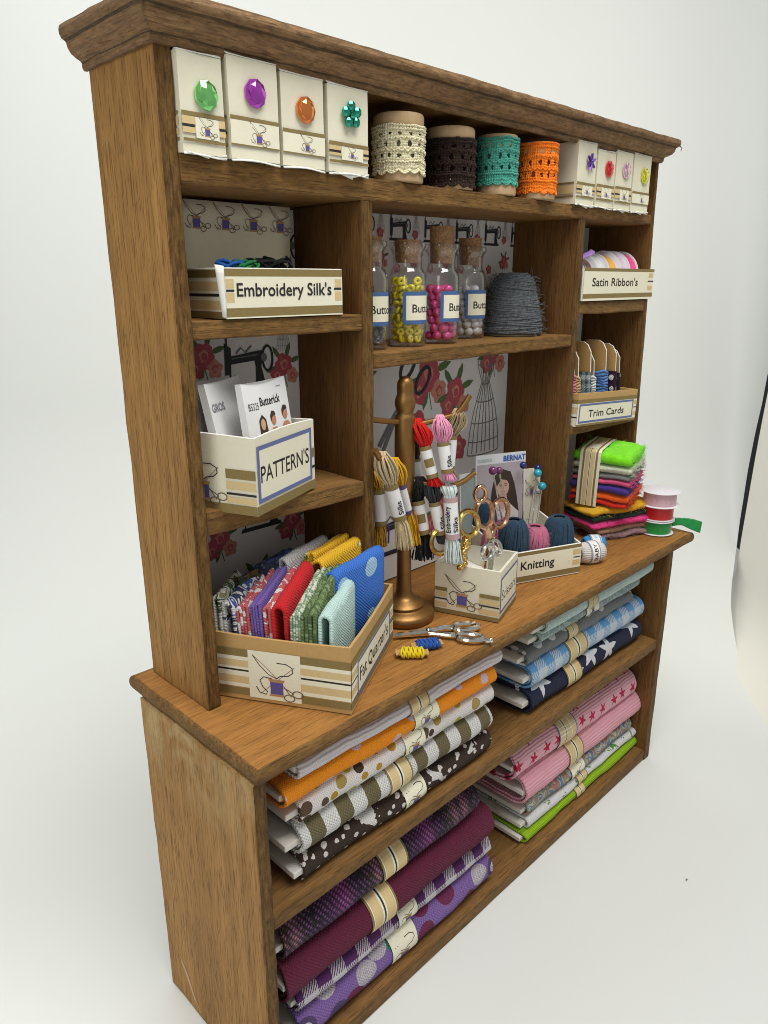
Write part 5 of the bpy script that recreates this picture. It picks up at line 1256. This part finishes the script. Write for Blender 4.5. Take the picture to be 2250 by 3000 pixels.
L0 = (11.28, -2.15, ZW+.01); Lr = (0, 0, R(-21)); gl_ = 'loose felt sheets stacked on the worktop'
felt(L0, (0, 0, R(-23)), 1.90, 1.3, .0, .17, 'mauve', (.36, .22, .23), 'mauve felt sheet at the very bottom of the pile', 1, gl_, -.10, .02)
felt(L0, (0, 0, R(-20)), 1.98, 1.3, .16, .17, 'tan', (.42, .25, .15), 'tan felt sheet above the mauve one', 2, gl_, -.22, .02)
felt(L0, (0, 0, R(-22)), 2.20, 1.35, .32, .18, 'hot pink', (.85, .05, .26), 'hot pink felt sheet in the lower pile', 3, gl_, -.42, .0)
felt(L0, (0, 0, R(-20)), 2.05, 1.2, .49, .16, 'bottle green', (.008, .045, .02), 'bottle green felt sheet in the lower pile', 4, gl_, -.40, .05)
felt(L0, (0, 0, R(-21)), 2.15, 1.2, .64, .19, 'golden yellow', (.75, .40, .01), 'golden yellow felt sheet at the top of the lower pile', 5, gl_, -.46, .04)
gu = 'felt sheets tied in the banded bundle'
UO = Vector((11.42, -2.56, ZW+.87)); W2, D2 = 1.35, 1.45
layers = [('red', (.62, .02, .01), .15, 'dark red felt sheet at the bottom of the banded bundle'), ('orange', (.90, .12, .01), .22, 'orange felt sheet in the banded bundle'), ('violet', (.075, .035, .27), .24, 'blue violet felt sheet in the banded bundle'), ('rose', (.72, .10, .24), .16, 'rose pink felt sheet in the banded bundle'), ('grey', (.24, .25, .24), .17, 'grey felt sheet in the banded bundle'), ('ivory', (.66, .70, .52), .22, 'ivory felt sheet under the lime one'), ('lime', (.22, .80, .015), .32, 'lime green felt sheet on top of the banded bundle')]
# bundle axes: near corner at UO, one side running back to the left, one to the right
z = 0
bundle_rot = (R(2), R(-3), R(13))
for i, (n_, c_, th, lab) in enumerate(layers):
    felt(UO, bundle_rot, 1.30, D2, z, th, n_, c_, lab, 20+i, gu, .02*sin(i*2), .02*cos(i*3)); z += th*.93
TH = z
t = thing('paper_band', 'wide cream paper band with olive stripes wrapped round the felt bundle', 'paper band', UO, 0); t.rotation_euler = bundle_rot
def bandf(y0, y1):
    pth = [(-.05, -.02), (-.06, TH*.5), (-.04, TH-.02), (.05, TH+.04), (.6, TH+.05), (1.24, TH+.04), (1.35, TH-.05), (1.35, .02), (1.24, -.04), (.1, -.04), (-.05, -.02)]
    LL = [0]
    for i in range(1, len(pth)): LL.append(LL[-1]+math.dist(pth[i], pth[i-1]))
    def f(a, c, h=0):
        c = c % LL[-1]
        for i in range(1, len(pth)):
            if c <= LL[i]+1e-9: q = (c-LL[i-1])/(LL[i]-LL[i-1]); p = (pth[i-1][0]*(1-q)+pth[i][0]*q, pth[i-1][1]*(1-q)+pth[i][1]*q); break
        cx, cz = .57, TH/2; d = Vector((p[0]-cx, p[1]-cz)).normalized(); return Vector((p[0]+d.x*(h+.012), y0+(y1-y0)*a, p[1]+d.y*(h+.012)))
    return f, LL[-1]
f_, Lb = bandf(1.26, .74)
P = Print(f_, h=0); 
def vband(a0, a1, m): P.up(); h = P.h; P.grid(lambda u, v: f_(a0+(a1-a0)*u, (Lb-1e-4)*v, h), 3, 60, P.mi(m))
vband(0, 1, p_label); vband(.14, .24, p_ol); vband(.28, .46, p_tan); vband(.485, .515, p_ink); vband(.54, .72, p_tan); vband(.76, .86, p_ol)
P.rect(.30, TH+.15, .70, TH+.55, p_label, 3, k=6)
P.done('printed_band', t)

# ------------------------------------------------------------------ stacked ribbon reels at the right end
gs = 'ribbon reels stacked at the right end of the worktop'
cx, cy = 12.88, -2.72
reel(cx, cy, ZW+.03, .44, .34, satin('emerald', (.01, .26, .05)), 'emerald green ribbon reel at the bottom of the stack of three', gs, 'z', .86)
reel(cx+.02, cy, ZW+.41, .43, .34, satin('scarlet', (.52, .01, .01)), 'scarlet ribbon reel in the middle of the stack of three', gs, 'z', .88)
reel(cx+.01, cy-.01, ZW+.78, .50, .36, satin('dusty pink', (.60, .38, .42)), 'dusty pink ribbon reel on top of the stack of three', gs, 'z', .82)
b = MB(); b.grid(lambda u, v: (.24 + .42*u + .03*sin(7*u) + .05*(v-.5), -.26 - .62*u - .03*sin(7*u), .09 - .10*u*u + .05*sin(PI*u) + .24*v - .05*sin(5*u)*(v-.5) + .012*sin(34*u)*sin(9*v)), 30, 8)
o = b.build('ribbon_end', paint('emerald loose ribbon', (.01, .24, .05), .45, var=.35, scale=12, bump=.8, bs=30), smooth=True, loc=(cx, cy, ZW+.06)); m_ = o.modifiers.new('t', 'SOLIDIFY'); m_.thickness = .05
tag(o, 'loose emerald ribbon end reaching past the worktop edge', 'ribbon')

# ------------------------------------------------------------------ bolts of fabric on the lower shelves
board_m = paint('white bolt board', (.72, .69, .62), .8, var=.04)
def bolt(x0, x1, yf, z0, th, m, label, sd, bstick=.16, bx_=.06, depth=2.0, band=None, bw=.55, kind='stripe', ym=0, sag=.03, tilt=0):
    """Cloth wrapped round a flat white board, with a paper band."""
    L = x1-x0
    t = thing('fabric_bolt', label, 'fabric bolt', (x0, yf, z0), 0, 'bolts of fabric on the lower shelves')
    h = th/2; d = depth; ct = .055
    def sec(k, e):                           # rounded slab outline in (y, z); e = inset
        a = 2*PI*k; r = h-e
        per = 2*(d-2*h) + 2*PI*h; s_ = k*per
        f = d-2*h
        if s_ < PI*h: an = PI/2 + s_/h; return (h + r*cos(an), h + r*sin(an)*.98, s_)
        s2 = s_-PI*h
        if s2 < f: return (h+s2, e, s_)
        s3 = s2-f
        if s3 < PI*h: an = -PI/2 + s3/h; return (d-h + r*cos(an), h + r*sin(an), s_)
        return (d-h-(s3-PI*h), th-e, s_)
    NU, NV = 46, 60
    def f(u, v):
        y, z, s_ = sec(v, 0); X = L*u
        w1 = sag*N3((X*.9+sd*3, y*1.5, z*2+sd)) + .012*N3((X*3, y*4, z*4+sd*2)); fl = .04*N3((X*.6, sd*7, 1))
        return (X + .03*N3((y*3, z*5, sd))*(1 if u < .5 else 1), y + w1 + fl + ym*u, max(.002 if z0 < .6 else -.03, z + w1*(1 if z > h else .2)) + tilt*u)
    b = MB(); b.grid(f, NU, NV, closev=True, uvf=lambda u, v: (L*u + sd*.37, v*(2*(d-2*h)+2*PI*h)*1.0))
    # visible cloth thickness and second turn at both ends
    for X, uu in ((0, 0), (L, 1)):
        for e0, e1 in ((0, ct), (ct*1.5, ct*2.4)):
            if e1 > h*.8: continue
            def fe(u, v, e0=e0, e1=e1, uu=uu):
                y, z, s_ = sec(v, e0 + (e1-e0)*u); p = f(uu, v); y0, z0_, _ = sec(v, 0)
                return (p[0] + (.02 if uu == 0 else -.02)*(e0 > 0) + (.012 if uu == 0 else -.012)*sin(PI*u)*-1, p[1] + y-y0, p[2] + z-z0_)
            b.grid(fe, 3, NV, closev=True, uvf=lambda u, v: (u*.06 + sd*.37, v*(2*(d-2*h)+2*PI*h)))
        def fi(u, v, uu=uu):
            y, z, s_ = sec(v, min(ct*1.2, h*.7)); p = f(uu, v); y0, z0_, _ = sec(v, 0); return (p[0] + (.25*u if uu == 0 else -.25*u), p[1]+y-y0, p[2]+z-z0_)
        b.grid(fi, 2, NV, closev=True, uvf=lambda u, v: (u*.25 + sd*.37, v*(2*(d-2*h)+2*PI*h)))
    b.build('cloth', m, t, smooth=True)
    bb = min(.11, th*.4); MB().box((-bstick, bx_+.06, h-bb/2), (L+.04, d-.1, h+bb/2)).build('board', board_m, t, bevel=.015)
    if band is not None:
        c0 = band-x0
        per = PI*h
        def bf(a, c, hh=0):
            # c runs from the top rear over the front to the underside
            s_ = c
            if s_ < 0: y, z = h - s_, th
            elif s_ < per: an = PI/2 + s_/h; y, z = h + h*cos(an), h + h*sin(an)*.98
            else: y, z = h + (s_-per), 0
            X = c0 + a; w1 = sag*N3((X*.9+sd*3, y*1.5, z*2+sd)) + .04*N3((X*.6, sd*7, 1)); dy, dz = y-h if s_ >= 0 and s_ <= per else 0, z-h
            n = Vector((0, dy, dz)); n = n.normalized() if n.length > 0 else Vector((0, 0, 1))
            return Vector((X, y + w1 + ym*X/L, z + w1*(1 if z > h else .2) + tilt*X/L)) + n*(.022+hh)
        def bandpart(a0, a1, mm): 
            P.up(); hh = P.h; P.grid(lambda u, v: bf(bw*(a0+(a1-a0)*u), -min(.7, d*.4) + (per+min(.7, d*.4)+.15)*v, hh), 3, 26, P.mi(mm))
        P = Print(bf, h=0); bandpart(0, 1, p_label)
        if kind == 'stripe': bandpart(0, .07, p_ol); bandpart(.10, .42, p_tan); bandpart(.48, .54, p_ink); bandpart(.60, .92, p_tan); bandpart(.94, 1, p_ol)
        elif kind == 'co':
            bandpart(0, .05, p_blue); bandpart(.95, 1, p_blue); P.text('Cotton', bw*.78, -.32 + .0, .26, p_ink, .78, ang=R(90)) if 0 else P.text('Co', bw*.22, .10, .30, p_ink, .34, ang=R(0)) if 0 else None
            P.fn = lambda a, c, hh=0: bf(bw-a, -c, hh); P.text('Cotton', .12, -.02, .26, p_ink, .8, ang=PI/2); P.fn = bf
            P.up(); hh = P.h
            for a0, a1, mm in ((.06, .30, p_tan), (.34, .40, p_ol), (.44, .66, p_tan), (.70, .94, p_tan)): P.grid(lambda u, v: bf(bw*(a0+(a1-a0)*u), .22 + (per-.1)*v, hh), 2, 12, P.mi(mm))
        else:
            P.fn = lambda a, c, hh=0: bf(a, per*.80-c, hh); motif(P, bw*.5, .04, min(.6, per*.62)); P.fn = bf
        P.done('paper_band', t)
    return t
b_white = fabric('lavender white ribbed cotton', solid((.68, .63, .65), .04), .075, rib=1, gap=.25)
b_org = fabric('orange cotton with pale blots', spots((.92, .29, .002), [(.70, .52, .60)], 1.5, .16, .8, .2), .045, gap=.25)
b_spot = fabric('white cotton with brown and yellow spots', spots((.78, .74, .72), [(.06, .035, .02), (.48, .28, .02), (.45, .42, .06), (.10, .06, .03), (.40, .30, .08)], 3.0, .30, .95), .045, gap=.2)
b_gin = fabric('olive and white striped linen', stripes((.80, .80, .78), (.17, .14, .065), .60), .058, .9, gap=.5)
b_brn = fabric('dark brown cotton with white marks', over(spots((.035, .018, .010), [(.72, .68, .64)], 4.4, .20, 1, .35), stripes((.70, .68, .66), (.04, .02, .012), .9, .45, .5), .9, .57, 1.2), .045)
b_pl = fabric('purple black tweed', plaid, .05, gap=.1)
b_wine = fabric('wine linen', solid((.14, .004, .04), .12), .062, 1.0, gap=.6)
b_pg = fabric('purple and white gingham', gingham((.64, .60, .64), (.10, .02, .13), .60, .085), .045)
b_lil = fabric('lilac flowered linen', rings((.27, .15, .46), [(.02, .22, .14), (.20, .02, .09), (.62, .56, .62), (.10, .06, .18), (.60, .55, .60)], (.66, .60, .64), 1.55, .36, .85), .062, 1.0, gap=.6)
b_strip = fabric('blush cotton', solid((.62, .50, .48), .04), .06)
b_mint = fabric('pale mint cotton', solid((.56, .72, .69), .05), .05, gap=.1)
b_mfl = fabric('mint floral cotton', floral([(.38, .50, .48), (.42, .54, .52), (.30, .36, .40), (.26, .36, .30), (.44, .55, .53), (.40, .40, .44)], 4), .05, gap=.1)
b_gry = fabric('grey cotton with white dots', spots((.20, .21, .22), [(.72, .72, .72)], 1.9, .22, .1), .05, gap=.15)
b_blu = fabric('sky blue and white gingham', gingham((.60, .66, .72), (.13, .36, .68), .62, .10), .05, gap=.15)
b_nav = fabric('navy cotton with white stars', stars((.010, .014, .045), (.70, .70, .72), .95, .36, .6), .05, gap=.15)
b_pst = fabric('pink cotton with red stars', stars((.80, .43, .50), (.50, .010, .06), 1.9, .17, .35, 5, .40), .07, rib=1, gap=.15)
b_pnk = fabric('plain pink cotton', solid((.78, .38, .45), .05), .075, rib=1, gap=.2)
b_flo = fabric('green and blue floral cotton', floral([(.30, .38, .24), (.55, .52, .40), (.12, .22, .38), (.40, .46, .33), (.45, .18, .18), (.24, .32, .18), (.60, .55, .44)], 3, .8), .05)
b_wg = fabric('white cotton with green sprigs', over(solid((.72, .72, .72), .03), floral([(.10, .28, .06), (.72, .72, .72), (.20, .36, .12)], 5), 2.2, .60), .05, gap=.1)
b_lim = fabric('lime green cotton', solid((.28, .48, .004), .08), .06, rib=1, gap=.15)
# upper shelf, left stack
bolt(.58, 5.36, -3.22, 3.715, .50, b_brn, 'dark brown fabric bolt with white animal marks, bottom of the upper left stack', 1, .18, .0, band=2.82, kind='motif', ym=.02)
bolt(.55, 5.26, -3.24, 4.235, .56, b_gin, 'olive and white striped fabric bolt above the dark brown one', 2, .26, band=2.42, ym=-.0, tilt=.02)
bolt(.56, 5.30, -3.22, 4.81, .46, b_spot, 'white fabric bolt with brown and yellow spots above the striped one', 3, .22, band=2.82, bw=.5, kind='motif', tilt=.02)
bolt(.26, 5.32, -3.26, 5.285, .40, b_org, 'orange fabric bolt with pale blots', 4, .04, band=3.02, bw=.6, kind='motif', tilt=-.0)
bolt(.50, 5.42, -3.30, 5.69, .36, b_white, 'pale lavender white fabric bolt under the worktop, left stack', 5, .02, band=2.82, bw=.48)
# lower shelf, left stack
bolt(.38, 5.60, -3.22, .345, .74, b_lil, 'lilac flowered fabric bolt with green and plum spots, lowest on the left', 6, .1, band=2.52, bw=.66, kind='motif', tilt=-.06, ym=.0)
bolt(.40, 5.58, -3.16, 1.09, .46, b_pg, 'purple and white checked fabric bolt above the lilac one', 7, .1, band=2.75, bw=.5, kind='motif', tilt=-.08)
bolt(.10, 5.46, -3.30, 1.56, .82, b_wine, 'plain wine red fabric bolt', 8, .03, band=1.92, bw=.62, tilt=-.02)
bolt(.16, 5.04, -3.20, 2.40, .62, b_pl, 'purple and black tweed fabric bolt with pink stripes', 9, .12, band=2.30, bw=.62, tilt=-.0)
bolt(.30, 4.98, -3.06, 3.05, .24, b_strip, 'blush white fabric bolt squeezed in under the middle shelf', 10, .05)
# upper shelf, right stack
bolt(6.98, 12.0, -3.06, 3.715, .58, b_nav, 'navy fabric bolt with big white stars', 11, .22, band=8.36, bw=.62)
bolt(6.98, 12.02, -3.04, 4.30, .60, b_blu, 'sky blue and white gingham fabric bolt above the navy one', 12, .22, band=8.40, bw=.8)
bolt(6.85, 11.46, -2.96, 4.91, .36, b_gry, 'grey fabric bolt with white dots', 13, .22, band=8.42, bw=.42)
bolt(7.26, 11.72, -2.98, 5.28, .30, b_mfl, 'mint green floral fabric bolt above the grey one', 14, .30, band=9.12, bw=.55, kind='motif')
bolt(7.24, 12.1, -3.14, 5.58, .38, b_mint, 'plain pale mint fabric bolt at the top of the right stack', 15, .40, band=8.86, bw=.42)
# lower shelf, right stack
bolt(7.02, 12.52, -3.12, .345, .26, b_lim, 'lime green fabric bolt at the very bottom right', 16, .12, band=9.15, bw=.42)
bolt(7.18, 12.48, -3.06, .62, .26, b_wg, 'white fabric bolt with green sprigs above the lime one', 17, .18, band=9.28, bw=.46)
bolt(7.20, 12.10, -3.02, .90, .40, b_flo, 'green and blue floral fabric bolt', 18, .16, band=9.0, bw=.6, kind='motif')
bolt(6.98, 12.34, -3.10, 1.32, .76, b_pnk, 'plain pink fabric bolt', 19, .04, band=8.72, bw=.66, tilt=-.06)
bolt(6.58, 12.1, -3.04, 2.10, .86, b_pst, 'pink fabric bolt with dark red stars', 20, .05, band=8.26, bw=.75, kind='co', tilt=-.22)
